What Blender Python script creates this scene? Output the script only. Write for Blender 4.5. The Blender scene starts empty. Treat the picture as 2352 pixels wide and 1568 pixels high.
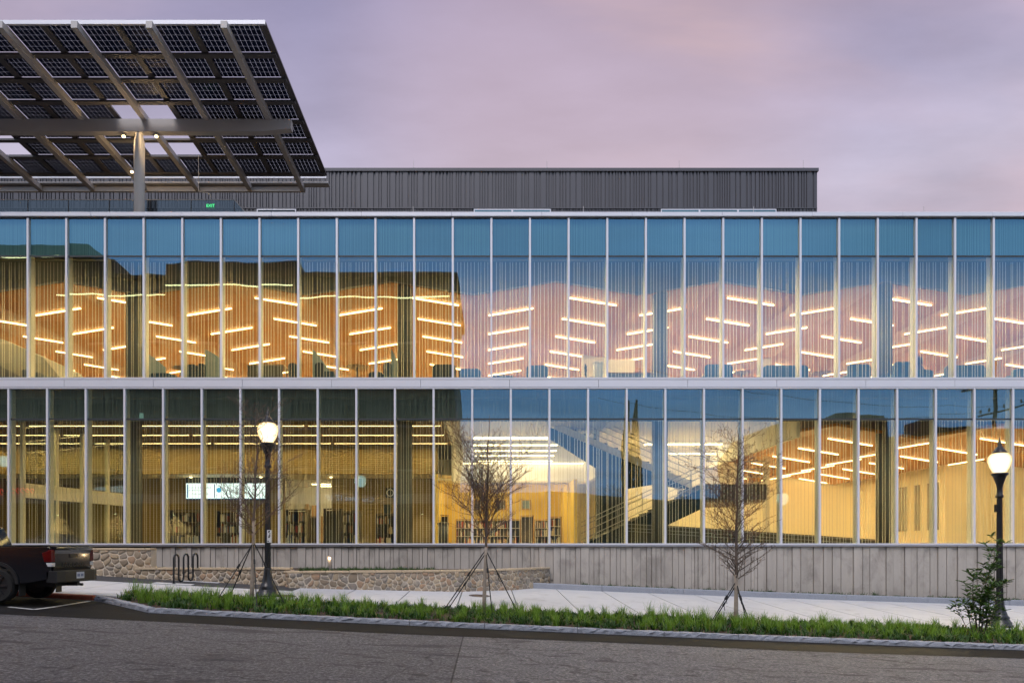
import bpy, bmesh, math, random
import numpy as np
from mathutils import Vector, Matrix
random.seed(7); rng = np.random.default_rng(7)
scene = bpy.context.scene
C = scene.collection
# ------------------------------------------------------------------ camera
F = 1568.0; CX = 1118.0; CY = 1257.0; H = 2.0      # 24 mm shift lens, optical axis level, square to the facade
cd = bpy.data.cameras.new('camera'); cam = bpy.data.objects.new('camera', cd); C.objects.link(cam)
cam.location = (0, 0, H); cam.rotation_euler = (math.pi/2, 0, 0)
cd.sensor_width = 36; cd.lens = 24; cd.shift_x = (1176-CX)/2352; cd.shift_y = (CY-784)/2352
cd.clip_start = .1; cd.clip_end = 2000
scene.camera = cam
# ------------------------------------------------------------------ sky, sun, exposure
world = bpy.data.worlds.new('World'); scene.world = world; world.use_nodes = True
def build_world():
    nt = world.node_tree; nt.nodes.clear(); N = nt.nodes; L = nt.links
    def new(t, **kw):
        n = N.new(t)
        for k, v in kw.items(): setattr(n, k, v)
        return n
    def ramp(fac, stops):
        r = new('ShaderNodeValToRGB'); e = r.color_ramp.elements
        while len(e) < len(stops): e.new(.5)
        for el, (p, c) in zip(e, stops): el.position = p; el.color = (*c, 1)
        L.new(fac, r.inputs[0]); return r.outputs[0]
    def math_(op, a, b=None, c=None):
        m = new('ShaderNodeMath', operation=op)
        for i, x in enumerate((a, b, c)):
            if x is None: continue
            if isinstance(x, (int, float)): m.inputs[i].default_value = x
            else: L.new(x, m.inputs[i])
        return m.outputs[0]
    def mix(fac, a, b, bt='MIX'):
        m = new('ShaderNodeMix', data_type='RGBA', blend_type=bt)
        for s, x in ((m.inputs[0], fac), (m.inputs[6], a), (m.inputs[7], b)):
            if isinstance(x, (int, float)): s.default_value = x
            elif isinstance(x, tuple): s.default_value = (*x, 1)
            else: L.new(x, s)
        return m.outputs[2]
    tc = new('ShaderNodeTexCoord'); sp = new('ShaderNodeSeparateXYZ'); L.new(tc.outputs['Generated'], sp.inputs[0])
    x, y, z = sp.outputs
    zc = math_('MAXIMUM', z, 0.0)
    front = ramp(zc, [(0, (.44, .40, .46)), (.43, (.40, .365, .46)), (.52, (.325, .295, .41)), (.64, (.22, .205, .325)), (1, (.36, .40, .56))])
    back = ramp(zc, [(0, (.40, .43, .52)), (.12, (.40, .50, .64)), (.35, (.46, .60, .80)), (.6, (.5, .58, .78)), (1, (.40, .42, .58))])
    b = new('ShaderNodeMapRange', interpolation_type='SMOOTHSTEP'); L.new(y, b.inputs[0])
    b.inputs[1].default_value = .45; b.inputs[2].default_value = -.45
    sky = mix(b.outputs[0], front, back)
    # thin cloud sheets: direction projected on a high plane
    den = math_('ADD', zc, .12)
    cv = new('ShaderNodeCombineXYZ'); L.new(math_('DIVIDE', x, den), cv.inputs[0]); L.new(math_('DIVIDE', y, den), cv.inputs[1])
    mp = new('ShaderNodeMapping'); mp.inputs['Scale'].default_value = (.75, 1.5, 1); mp.inputs['Rotation'].default_value = (0, 0, .25); mp.inputs['Location'].default_value = (3.1, 1.7, 0)
    L.new(cv.outputs[0], mp.inputs[0])
    n1 = new('ShaderNodeTexNoise'); n1.inputs['Scale'].default_value = 1.0; n1.inputs['Detail'].default_value = 6; n1.inputs['Roughness'].default_value = .5
    n1.inputs['Distortion'].default_value = .4
    L.new(mp.outputs[0], n1.inputs[0])
    cl = new('ShaderNodeMapRange', interpolation_type='SMOOTHSTEP'); L.new(n1.outputs[0], cl.inputs[0]); cl.inputs[1].default_value = .38; cl.inputs[2].default_value = .68
    frontb = math_('SUBTRACT', 1.0, b.outputs[0])
    pink = mix(frontb, (.62, .68, .82), (.56, .39, .41))
    sky = mix(math_('MULTIPLY', cl.outputs[0], .55), sky, pink)
    n2 = new('ShaderNodeTexNoise'); n2.inputs['Scale'].default_value = 2.1; n2.inputs['Detail'].default_value = 5
    L.new(mp.outputs[0], n2.inputs[0])
    dk = new('ShaderNodeMapRange'); L.new(n2.outputs[0], dk.inputs[0]); dk.inputs[1].default_value = .3; dk.inputs[2].default_value = .7; dk.inputs[3].default_value = .82; dk.inputs[4].default_value = 1.15
    sky = mix(1.0, sky, dk.outputs[0], 'MULTIPLY')
    n3 = new('ShaderNodeTexNoise'); n3.inputs['Scale'].default_value = 7.0; n3.inputs['Detail'].default_value = 8; n3.inputs['Roughness'].default_value = .62; L.new(mp.outputs[0], n3.inputs[0])
    d3 = new('ShaderNodeMapRange'); L.new(n3.outputs[0], d3.inputs[0]); d3.inputs[1].default_value = .3; d3.inputs[2].default_value = .7; d3.inputs[3].default_value = .965; d3.inputs[4].default_value = 1.035
    sky = mix(1.0, sky, d3.outputs[0], 'MULTIPLY')
    # afterglow: broad pink patch low in the view
    d = new('ShaderNodeVectorMath', operation='DOT_PRODUCT'); L.new(tc.outputs['Generated'], d.inputs[0]); g = Vector((.15, 1, .66)).normalized(); d.inputs[1].default_value = g
    gl = new('ShaderNodeMapRange', interpolation_type='SMOOTHSTEP'); L.new(d.outputs['Value'], gl.inputs[0]); gl.inputs[1].default_value = .94; gl.inputs[2].default_value = 1.0
    sky = mix(math_('MULTIPLY', gl.outputs[0], math_('MULTIPLY_ADD', cl.outputs[0],   .60, .30)), sky, (.58, .39, .365))
    st = new('ShaderNodeTexSky', sky_type='NISHITA', sun_disc=False, sun_elevation=math.radians(52), sun_rotation=math.radians(200))
    bg1 = new('ShaderNodeBackground'); L.new(st.outputs[0], bg1.inputs[0]); bg1.inputs[1].default_value = .05
    bg2 = new('ShaderNodeBackground'); L.new(sky, bg2.inputs[0]); bg2.inputs[1].default_value = 1.04
    ms = new('ShaderNodeMixShader'); ms.inputs[0].default_value = .93; L.new(bg1.outputs[0], ms.inputs[1]); L.new(bg2.outputs[0], ms.inputs[2])
    o = new('ShaderNodeOutputWorld'); L.new(ms.outputs[0], o.inputs[0])
build_world()
sd = bpy.data.lights.new('sun', 'SUN'); sd.energy = 1.5; sd.angle = math.radians(25); sd.color = (1, .93, .92)
sun = bpy.data.objects.new('sun', sd); C.objects.link(sun); sun.rotation_euler = (math.radians(38), 0, math.radians(-20))
vs = scene.view_settings; vs.view_transform = 'Standard'; vs.look = 'None'; vs.exposure = .5; vs.gamma = 1; vs.use_curve_mapping = False
cy = scene.cycles
cy.use_denoising = True; cy.max_bounces = 8; cy.diffuse_bounces = 4; cy.glossy_bounces = 4; cy.transparent_max_bounces = 24
cy.sample_clamp_direct = 5; cy.sample_clamp_indirect = 6; cy.caustics_reflective = False; cy.caustics_refractive = False

# ------------------------------------------------------------------ helpers
ORG = {}
def wx(px, Z): return (px-CX)*Z/F                    # photo pixel (2352 wide) + depth -> world
def wz(py, Z): return H+(CY-py)*Z/F
def clampx(x): return max(-26.0, min(26.0, x))
def g(x):                                             # fall of the street along its length
    c = clampx(x); v = .0445*c-.0004*c*c
    return v+(x-c)*.03
def road_z(x, y):
    d = 1.91
    if y > 16: d -= .03*(y-16)
    return H-(d+g(x))
def walk_z(x, y):
    if y < 19.2: d = 1.79-.027*(y-16.0)
    else: d = 1.70-.0376*(y-19.75)
    return H-(d+g(x))
class MB:
    def __init__(s): s.v = []; s.f = []
    def add(s, vs, fs):
        n = len(s.v); s.v += [tuple(p) for p in vs]; s.f += [tuple(i+n for i in f) for f in fs]
    def box(s, x0, x1, y0, y1, z0, z1):
        s.add([(x0,y0,z0),(x1,y0,z0),(x1,y1,z0),(x0,y1,z0),(x0,y0,z1),(x1,y0,z1),(x1,y1,z1),(x0,y1,z1)],
              [(3,2,1,0),(4,5,6,7),(0,1,5,4),(1,2,6,5),(2,3,7,6),(3,0,4,7)]); return s
    def hexa(s, b, t):                                # 4 bottom + 4 top corners
        s.add(list(b)+list(t), [(3,2,1,0),(4,5,6,7),(0,1,5,4),(1,2,6,5),(2,3,7,6),(3,0,4,7)]); return s
    def prism(s, pts, axis, a0, a1):                  # polygon (u,v) pushed along an axis
        n = len(pts)
        def P(u, v, a): return {'x': (a,u,v), 'y': (u,a,v), 'z': (u,v,a)}[axis]
        vs = [P(u,v,a0) for u,v in pts]+[P(u,v,a1) for u,v in pts]
        fs = [tuple(range(n))[::-1], tuple(range(n,2*n))]+[(i,(i+1)%n,(i+1)%n+n,i+n) for i in range(n)]
        s.add(vs, fs); return s
    def tube(s, pts, r, n=6, cap=True):
        pts = [Vector(p) for p in pts]; m = len(pts)
        rs = r if isinstance(r, (list, tuple)) else [r]*m
        up = None; rings = []
        for i, p in enumerate(pts):
            t = (pts[min(i+1, m-1)]-pts[max(i-1, 0)])
            if t.length < 1e-9: t = Vector((0,0,1))
            t.normalize()
            if up is None: up = Vector((0,0,1)) if abs(t.z) < .9 else Vector((1,0,0))
            u = t.cross(up)
            if u.length < 1e-6: u = t.orthogonal()
            u.normalize(); w = u.cross(t); up = w
            rings.append([p+(u*math.cos(2*math.pi*k/n)+w*math.sin(2*math.pi*k/n))*rs[i] for k in range(n)])
        vs = [q for R in rings for q in R]; fs = []
        for i in range(m-1):
            for k in range(n): fs.append((i*n+k, i*n+(k+1)%n, (i+1)*n+(k+1)%n, (i+1)*n+k))
        if cap: fs += [tuple(range(n))[::-1], tuple(range((m-1)*n, m*n))]
        s.add(vs, fs); return s
    def lathe(s, prof, cx, cy_, cz=0, n=20):          # profile (r,z)
        m = len(prof); vs = [(cx+r*math.cos(2*math.pi*k/n), cy_+r*math.sin(2*math.pi*k/n), cz+z) for r, z in prof for k in range(n)]
        fs = [(i*n+k, i*n+(k+1)%n, (i+1)*n+(k+1)%n, (i+1)*n+k) for i in range(m-1) for k in range(n)]
        fs += [tuple(range(n))[::-1], tuple(range((m-1)*n, m*n))]
        s.add(vs, fs); return s
    def bar(s, a, b, w, h):                           # rectangular bar between two points, h vertical
        a = Vector(a); b = Vector(b); t = (b-a).normalized(); up = Vector((0,0,1))
        u = t.cross(up)
        u = u.normalized() if u.length > 1e-6 else Vector((1,0,0))
        w_ = u.cross(t).normalized()
        q = [u*sx*w/2+w_*sz*h/2 for sx, sz in ((-1,-1),(1,-1),(1,1),(-1,1))]
        s.add([a+p for p in q]+[b+p for p in q], [(0,1,2,3),(7,6,5,4),(0,4,5,1),(1,5,6,2),(2,6,7,3),(3,7,4,0)]); return s
def origin_of(o):
    return ORG.get(o.name, Vector((0,0,0))) if o else Vector((0,0,0))
def obj(name, mb, mat, parent=None, smooth=False, at=None, bevel=0):
    """one mesh object from world-space geometry; children sit relative to their thing's base"""
    base = origin_of(parent)
    o_at = Vector(at) if at is not None else base
    me = bpy.data.meshes.new(name)
    me.from_pydata([(v[0]-o_at.x, v[1]-o_at.y, v[2]-o_at.z) for v in mb.v], [], mb.f); me.update()
    bm = bmesh.new(); bm.from_mesh(me); bmesh.ops.recalc_face_normals(bm, faces=bm.faces); bm.to_mesh(me); bm.free()
    if smooth:
        for p in me.polygons: p.use_smooth = True
    if mat: me.materials.append(mat)
    o = bpy.data.objects.new(name, me); C.objects.link(o)
    o.location = o_at-base
    if parent: o.parent = parent
    ORG[o.name] = o_at
    if bevel:
        b = o.modifiers.new('bevel', 'BEVEL'); b.width = bevel; b.segments = 2; b.limit_method = 'ANGLE'
    return o
def rawmesh(name, v, f, mat):
    me = bpy.data.meshes.new(name); me.from_pydata(v, [], f); me.update()
    if mat: me.materials.append(mat)
    return me
def link(name, me, parent=None, loc=(0,0,0), rot=(0,0,0), scale=(1,1,1)):
    o = bpy.data.objects.new(name, me); C.objects.link(o); o.location = loc; o.rotation_euler = rot; o.scale = scale
    if parent: o.parent = parent
    return o
def tag(o, label=None, cat=None, group=None, kind=None):
    if label: o['label'] = label
    if cat: o['category'] = cat
    if group: o['group'] = group
    if kind: o['kind'] = kind
    return o
def thing(name, loc, label=None, cat=None, group=None, kind=None):
    o = bpy.data.objects.new(name, None); C.objects.link(o); o.location = loc; o.empty_display_size = .2
    ORG[o.name] = Vector(loc); return tag(o, label, cat, group, kind)
def text(name, body, size, loc, rot, mat, parent=None, extrude=.004, align='CENTER', sx=1):
    cu = bpy.data.curves.new(name, 'FONT'); cu.body = body; cu.size = size; cu.extrude = extrude; cu.align_x = align; cu.align_y = 'CENTER'; cu.resolution_u = 2
    t = bpy.data.objects.new(name, cu); C.objects.link(t)
    bpy.context.view_layer.update()
    me = bpy.data.meshes.new_from_object(t.evaluated_get(bpy.context.evaluated_depsgraph_get()))
    bpy.data.objects.remove(t)
    me.name = name
    me.materials.clear(); me.materials.append(mat)
    o = bpy.data.objects.new(name, me); C.objects.link(o)
    o.location = Vector(loc)-origin_of(parent); o.rotation_euler = rot; o.scale = (sx, 1, 1)
    if parent: o.parent = parent
    return o
# ------------------------------------------------------------------ materials
class NT:
    def __init__(s, name):
        s.m = bpy.data.materials.new(name); s.m.use_nodes = True; s.t = s.m.node_tree; s.t.nodes.clear()
        s.out = s.t.nodes.new('ShaderNodeOutputMaterial')
    def n(s, t, ins=None, **kw):
        n = s.t.nodes.new(t)
        for k, v in kw.items(): setattr(n, k, v)
        for k, v in (ins or {}).items():
            sk = n.inputs[k]
            if hasattr(v, 'is_output') or isinstance(v, bpy.types.NodeSocket): s.t.links.new(v, sk)
            else: sk.default_value = v
        return n
    def surf(s, sh): s.t.links.new(sh, s.out.inputs[0]); return s.m
    def ramp(s, fac, stops, interp='LINEAR'):
        r = s.t.nodes.new('ShaderNodeValToRGB'); r.color_ramp.interpolation = interp; e = r.color_ramp.elements
        while len(e) < len(stops): e.new(.5)
        for el, (p, c) in zip(e, stops): el.position = p; el.color = (*c, 1) if len(c) == 3 else c
        s.t.links.new(fac, r.inputs[0]); return r.outputs[0]
    def mix(s, fac, a, b, bt='MIX'):
        m = s.t.nodes.new('ShaderNodeMix'); m.data_type = 'RGBA'; m.blend_type = bt
        for k, v in ((0, fac), (6, a), (7, b)):
            if isinstance(v, bpy.types.NodeSocket): s.t.links.new(v, m.inputs[k])
            elif isinstance(v, tuple): m.inputs[k].default_value = (*v, 1) if len(v) == 3 else v
            else: m.inputs[k].default_value = v
        return m.outputs[2]
    def pos(s, scale=(1,1,1)):
        gm = s.n('ShaderNodeNewGeometry'); mp = s.n('ShaderNodeMapping', {'Vector': gm.outputs['Position'], 'Scale': scale}); return mp.outputs[0]
    def noise(s, vec, scale, detail=4, rough=.55, dist=0):
        return s.n('ShaderNodeTexNoise', {'Vector': vec, 'Scale': scale, 'Detail': detail, 'Roughness': rough, 'Distortion': dist}).outputs[0]
    def bump(s, h, strength=.3, dist=.01):
        return s.n('ShaderNodeBump', {'Height': h, 'Strength': strength, 'Distance': dist}).outputs[0]
    def prin(s, col, rough=.6, metal=0, normal=None, spec=.5, **kw):
        d = {'Base Color': (*col, 1) if isinstance(col, tuple) and len(col) == 3 else col, 'Roughness': rough, 'Metallic': metal, 'Specular IOR Level': spec}
        d.update(kw)
        if normal is not None: d['Normal'] = normal
        return s.n('ShaderNodeBsdfPrincipled', d).outputs[0]
def plain(name, col, rough=.6, metal=0, var=.12, scale=6, bump=0, spec=.5):
    t = NT(name); p = t.pos(); n = t.noise(p, scale, 5)
    c = t.mix(n, tuple(x*(1-var) for x in col), tuple(min(1, x*(1+var)) for x in col))
    nm = t.bump(t.noise(p, scale*12, 3), bump, .01) if bump else None
    return t.surf(t.prin(c, rough, metal, nm, spec))
def emit(name, col, strength):
    t = NT(name); return t.surf(t.n('ShaderNodeEmission', {'Color': (*col, 1), 'Strength': strength}).outputs[0])
M = {}
M['alu'] = plain('silver_metal', (.66, .66, .71), .42, .15, .05, 1.5)
M['alu_dark'] = plain('dark_gasket', (.03, .035, .04), .5)
M['steel_paint'] = plain('grey_painted_steel', (.46, .435, .42), .5, 0, .06, 2)
M['dark_steel'] = plain('dark_steel', (.10, .095, .10), .5, .2, .1, 2)
M['black_paint'] = plain('black_paint', (.012, .012, .013), .32, 0, .2)
M['cladding'] = plain('charcoal_metal_cladding', (.075, .073, .084), .45, .1, .1, .8)
M['cream'] = plain('cream_wall', (.80, .74, .62), .7, 0, .03)
M['white'] = plain('white_wall', (.82, .80, .76), .6, 0, .03)
M['yellow'] = plain('yellow_wall', (.80, .60, .16), .6, 0, .04)
M['tan'] = plain('warm_tan_wall', (.86, .77, .55), .65, 0, .04)
M['well_grey'] = plain('well_ceiling_paint', (.50, .47, .43), .8)
M['bulkhead'] = plain('dull_bulkhead', (.16, .17, .17), .8)
M['mulfin'] = plain('cream_mullion', (.78, .74, .62), .5)
M['carpet'] = plain('carpet', (.15, .13, .10), .9)
M['column'] = plain('concrete_column', (.13, .135, .125), .75, 0, .1, 2)
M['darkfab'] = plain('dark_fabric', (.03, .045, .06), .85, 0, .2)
M['bluefab'] = plain('blue_fabric', (.03, .07, .11), .8, 0, .2)
M['woodfurn'] = plain('wood_veneer', (.36, .21, .09), .5, 0, .15, 3)
M['shelfdark'] = plain('dark_shelving', (.10, .085, .06), .6)
M['soil'] = plain('dark_mulch', (.045, .028, .018), .95, 0, .5, 30, .8)
M['red_kerb'] = plain('red_painted_kerb', (.26, .055, .025), .7, 0, .3, 8)
M['white_line'] = plain('white_road_paint', (.62, .62, .60), .7, 0, .15, 12)
M['rubber'] = plain('tyre_rubber', (.012, .012, .012), .85)
M['strap'] = plain('black_webbing', (.012, .012, .012), .8)
M['paper'] = plain('white_paper', (.75, .75, .75), .7)
M['ink'] = plain('black_ink', (.01, .01, .01), .6)
M['glow'] = emit('warm_led', (1, .73, .37), 290)
M['glow_soft'] = emit('warm_led_soft', (1, .74, .42), 34)
M['glow_recess'] = emit('recessed_lamp', (1, .74, .40), 110)
M['glow_left'] = emit('warm_led_left', (1, .68, .28), 48)
M['glow_room'] = emit('warm_led_room', (1, .74, .40), 620)
M['glow_cove'] = emit('cove_led', (1, .76, .44), 260)
M['led_trim'] = emit('cornice_led', (1, .52, .18), 10)
M['spot_glow'] = emit('spot_glow', (1, .72, .35), 45)
M['exit_glow'] = emit('exit_green', (.10, 1, .25), 3.5)
M['exit_dim'] = emit('exit_panel', (.02, .22, .06), .8)
M['screen'] = emit('screen_white', (.80, .93, 1), 1.7)
M['screen_blue'] = emit('screen_blue', (.01, .12, .32), 1.0)
M['screen_light_blue'] = emit('screen_light_blue', (.08, .45, .85), 1.0)
M['screen_text'] = emit('screen_text', (.01, .03, .10), .8)
M['neon_red'] = emit('red_neon', (1, .03, .02), 5)

def mat_wood(name, base, dark):
    t = NT(name); p = t.pos((1, 1, 1)); 
    sx = t.n('ShaderNodeSeparateXYZ', {0: p})
    w = t.n('ShaderNodeTexWave', {'Vector': p, 'Scale': 2.2, 'Distortion': .2, 'Detail': 1}, wave_type='BANDS', bands_direction='Y', wave_profile='SIN').outputs['Fac']
    line = t.ramp(w, [(0, (0,0,0)), (.16, (1,1,1))])
    gr = t.noise(t.pos((.6, 14, 14)), 3, 6)
    pl = t.noise(t.pos((.05, 1.4, .05)), 3, 2)
    c = t.mix(gr, tuple(x*.8 for x in base), tuple(min(1, x*1.15) for x in base))
    c = t.mix(pl, c, t.mix(.5, c, dark))
    c = t.mix(line, dark, c)
    return t.surf(t.prin(c, .55, 0, None, .3))
M['wood_ceiling'] = mat_wood('timber_slat_ceiling', (.43, .175, .027), (.18, .068, .012))
M['wood_ceiling_dark'] = mat_wood('brown_slat_ceiling', (.26, .16, .07), (.10, .06, .03))
def mat_corrug():
    t = NT('bronze_ribbed_wall'); p = t.pos()
    w = t.n('ShaderNodeTexWave', {'Vector': p, 'Scale': 3.0, 'Distortion': 0}, wave_type='BANDS', bands_direction='Z').outputs['Fac']
    c = t.mix(w, (.19, .14, .05), (.29, .21, .08))
    return t.surf(t.prin(c, .5, .1, t.bump(w, .5, .02)))
M['ribbed'] = mat_corrug()
def mat_glass(name, gfac, gcol, tcol, wob=.0035):
    t = NT(name); geo = t.n('ShaderNodeNewGeometry')
    oi = t.n('ShaderNodeObjectInfo')
    off = t.n('ShaderNodeVectorMath', {0: geo.outputs['Position'], 1: t.n('ShaderNodeCombineXYZ', {0: t.n('ShaderNodeMath', {0: oi.outputs['Random'], 1: 40.0}, operation='MULTIPLY').outputs[0]}).outputs[0]}, operation='ADD').outputs[0]
    no = t.n('ShaderNodeTexNoise', {'Vector': off, 'Scale': .75, 'Detail': 1.0, 'Roughness': .4}).outputs['Color']
    v = t.n('ShaderNodeVectorMath', {0: no, 1: (.5,.5,.5)}, operation='SUBTRACT').outputs[0]
    v = t.n('ShaderNodeVectorMath', {0: v, 'Scale': wob*3.2}, operation='SCALE').outputs[0]
    nn = t.n('ShaderNodeVectorMath', {0: t.n('ShaderNodeVectorMath', {0: geo.outputs['Normal'], 1: v}, operation='ADD').outputs[0]}, operation='NORMALIZE').outputs[0]
    gl = t.n('ShaderNodeBsdfGlossy', {'Color': (*gcol, 1), 'Roughness': 0.0, 'Normal': nn}).outputs[0]
    tr = t.n('ShaderNodeBsdfTransparent', {'Color': (*tcol, 1)}).outputs[0]
    fr = t.n('ShaderNodeFresnel', {'IOR': 1.5}).outputs[0]
    fac = t.n('ShaderNodeMath', {0: fr, 1: gfac}, operation='ADD', use_clamp=True).outputs[0]
    # only the outer face of the unit carries the coating; leaving faces just transmit
    fac = t.n('ShaderNodeMath', {0: fac, 1: t.n('ShaderNodeMath', {0: 1.0, 1: geo.outputs['Backfacing']}, operation='SUBTRACT').outputs[0]}, operation='MULTIPLY').outputs[0]
    return t.surf(t.n('ShaderNodeMixShader', {0: fac, 1: tr, 2: gl}).outputs[0])
M['glass'] = mat_glass('coated_glass', .26, (.23, .50, .77), (.94, .97, .88), .0026)
M['glass_clear'] = mat_glass('clear_glass', .04, (.9, .95, 1), (.86, .92, .92), .001)
M['glass_blue'] = mat_glass('guard_glass', .05, (.6, .7, .8), (.50, .56, .60), .001)
M['glass_dark'] = plain('dark_window_glass', (.012, .018, .024), .06, 0, .1, spec=.35)
def mat_frit():
    t = NT('frit_line'); d = t.n('ShaderNodeBsdfDiffuse', {'Color': (.85, .85, .80, 1)}).outputs[0]
    l = t.n('ShaderNodeBsdfTranslucent', {'Color': (1, .98, .90, 1)}).outputs[0]
    a = t.n('ShaderNodeMixShader', {0: .97, 1: d, 2: l}).outputs[0]
    tr = t.n('ShaderNodeBsdfTransparent').outputs[0]
    return t.surf(t.n('ShaderNodeMixShader', {0: .62, 1: tr, 2: a}).outputs[0])
M['frit'] = mat_frit()
def mat_spandrel(name, c0, c1):
    t = NT(name); p = t.pos((1, 0, 0))
    n = t.noise(p, 26, 2, .6)
    oi = t.n('ShaderNodeObjectInfo').outputs['Random']
    st = t.mix(t.n('ShaderNodeMath', {0: oi, 1: .45}, operation='MULTIPLY').outputs[0], t.ramp(n, [(.40, c0), (.62, c1)]), tuple(x*.45 for x in c0))
    return t.surf(t.prin(st, .6))
M['spandrel'] = mat_spandrel('fritted_spandrel', (.035, .12, .18), (.12, .27, .35))
def mat_dense_frit():                                 # printed lines on the clear transom lights, gaps stay clear
    t = NT('dense_frit'); n = t.noise(t.pos((1, 0, 0)), 30, 2, .6)
    a = t.ramp(n, [(.46, (0,0,0)), (.60, (.55,.55,.55))])
    d = t.n('ShaderNodeBsdfDiffuse', {'Color': (.32, .36, .34, 1)}).outputs[0]
    tr = t.n('ShaderNodeBsdfTransparent').outputs[0]
    return t.surf(t.n('ShaderNodeMixShader', {0: a, 1: tr, 2: d}).outputs[0])
M['dense_frit'] = mat_dense_frit()
def mat_asphalt():
    t = NT('worn_asphalt'); p = t.pos(); sx = t.n('ShaderNodeSeparateXYZ', {0: p})
    big = t.noise(p, .35, 4); mid = t.noise(p, 2.2, 5); fine = t.noise(p, 19, 5, .9)
    v = t.n('ShaderNodeTexVoronoi', {'Vector': p, 'Scale': 60.0}).outputs['Color']
    c = t.ramp(fine, [(.32, (.018, .018, .0185)), (.5, (.126, .124, .130)), (.66, (.42, .41, .42))])
    c = t.mix(t.n('ShaderNodeMath', {0: big, 1: .55}, operation='MULTIPLY').outputs[0], c, (.10, .096, .10))
    # two pours meeting at a cold joint
    side = t.n('ShaderNodeMath', {0: sx.outputs[0], 1: -.5}, operation='LESS_THAN').outputs[0]
    c = t.mix(side, c, t.mix(.6, c, (.70, .70, .72), 'MULTIPLY'))
    blot = t.ramp(t.noise(t.pos((.45, 1.6, 1)), 1.1, 6, .62, .8), [(.565, (0,0,0)), (.63, (1,1,1))])
    c = t.mix(t.n('ShaderNodeMath', {0: blot, 1: .75}, operation='MULTIPLY').outputs[0], c, (.05, .047, .052))
    spot = t.ramp(t.noise(t.pos((1, 3, 1)), 2.6, 4, .6), [(.61, (0,0,0)), (.65, (1,1,1))])
    c = t.mix(t.n('ShaderNodeMath', {0: spot, 1: .8}, operation='MULTIPLY').outputs[0], c, (.05, .047, .05))
    seam = t.n('ShaderNodeMath', {0: t.n('ShaderNodeMath', {0: t.n('ShaderNodeMath', {0: sx.outputs[0], 1: t.noise(p, 1.5, 3), 2: .12}, operation='MULTIPLY_ADD').outputs[0], 1: 0.0}, operation='ADD').outputs[0], 1: 0}, operation='ADD').outputs[0]
    dist = t.n('ShaderNodeMath', {0: t.n('ShaderNodeMath', {0: sx.outputs[0], 1: .5}, operation='ADD').outputs[0]}, operation='ABSOLUTE').outputs[0]
    crack = t.ramp(dist, [(.006, (1,1,1)), (.02, (0,0,0))])
    c = t.mix(t.n('ShaderNodeMath', {0: crack, 1: .8}, operation='MULTIPLY').outputs[0], c, (.02, .02, .02))
    # alligator cracks and darker seal patches
    vor = t.n('ShaderNodeTexVoronoi', {'Vector': t.n('ShaderNodeVectorMath', {0: p, 1: t.n('ShaderNodeTexNoise', {'Vector': p, 'Scale': 1.3, 'Detail': 4.0}).outputs['Color']}, operation='ADD').outputs[0], 'Scale': .38}, feature='DISTANCE_TO_EDGE').outputs['Distance']
    ck = t.ramp(vor, [(.004, (1,1,1)), (.012, (0,0,0))])
    c = t.mix(t.n('ShaderNodeMath', {0: ck, 1: .45}, operation='MULTIPLY').outputs[0], c, (.03, .03, .03))
    return t.surf(t.prin(c, .85, 0, t.bump(fine, .6, .02), .12))
M['asphalt'] = mat_asphalt()
def mat_dark_asphalt():
    t = NT('fresh_asphalt'); p = t.pos(); f = t.noise(p, 70, 3, .7); b = t.noise(p, .9, 5)
    c = t.mix(f, (.008, .0078, .008), (.026, .025, .0255)); c = t.mix(t.ramp(b, [(.5, (0,0,0)), (.75, (.6,.6,.6))]), c, (.032, .031, .031))
    return t.surf(t.prin(c, .8, 0, t.bump(f, .4, .008), .06))
M['asphalt_dark'] = mat_dark_asphalt()
def mat_concrete(name, base, stain=.5, grain=(1, 1, .25)):
    t = NT(name); oi = t.n('ShaderNodeObjectInfo').outputs['Random']
    p = t.pos(grain); a = t.noise(p, 3.0, 6, .6); b = t.noise(t.pos(), 14, 5, .6); sm = t.ramp(t.noise(t.pos((1.3, 1, .8)), 1.1, 6, .65, .5), [(.48, (0,0,0)), (.66, (1,1,1))])
    c = t.mix(a, tuple(x*.72 for x in base), tuple(x*1.22 for x in base))
    c = t.mix(t.n('ShaderNodeMath', {0: b, 1: .35}, operation='MULTIPLY').outputs[0], c, tuple(x*.7 for x in base))
    c = t.mix(t.n('ShaderNodeMath', {0: sm, 1: stain}, operation='MULTIPLY').outputs[0], c, tuple(x*.5 for x in base))
    c = t.mix(t.n('ShaderNodeMath', {0: oi, 1: .45}, operation='MULTIPLY').outputs[0], c, tuple(x*.72 for x in base))
    pit = t.ramp(t.noise(t.pos((1, 1, .7)), 16, 3, .5), [(.70, (0,0,0)), (.75, (1,1,1))])
    c = t.mix(t.n('ShaderNodeMath', {0: pit, 1: .5}, operation='MULTIPLY').outputs[0], c, tuple(x*.25 for x in base))
    return t.surf(t.prin(c, .85, 0, t.bump(t.noise(t.pos((9, 9, .8)), 6, 5), .35, .012), .25))
M['board_concrete'] = mat_concrete('board_formed_concrete', (.46, .42, .375), .8)
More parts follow.
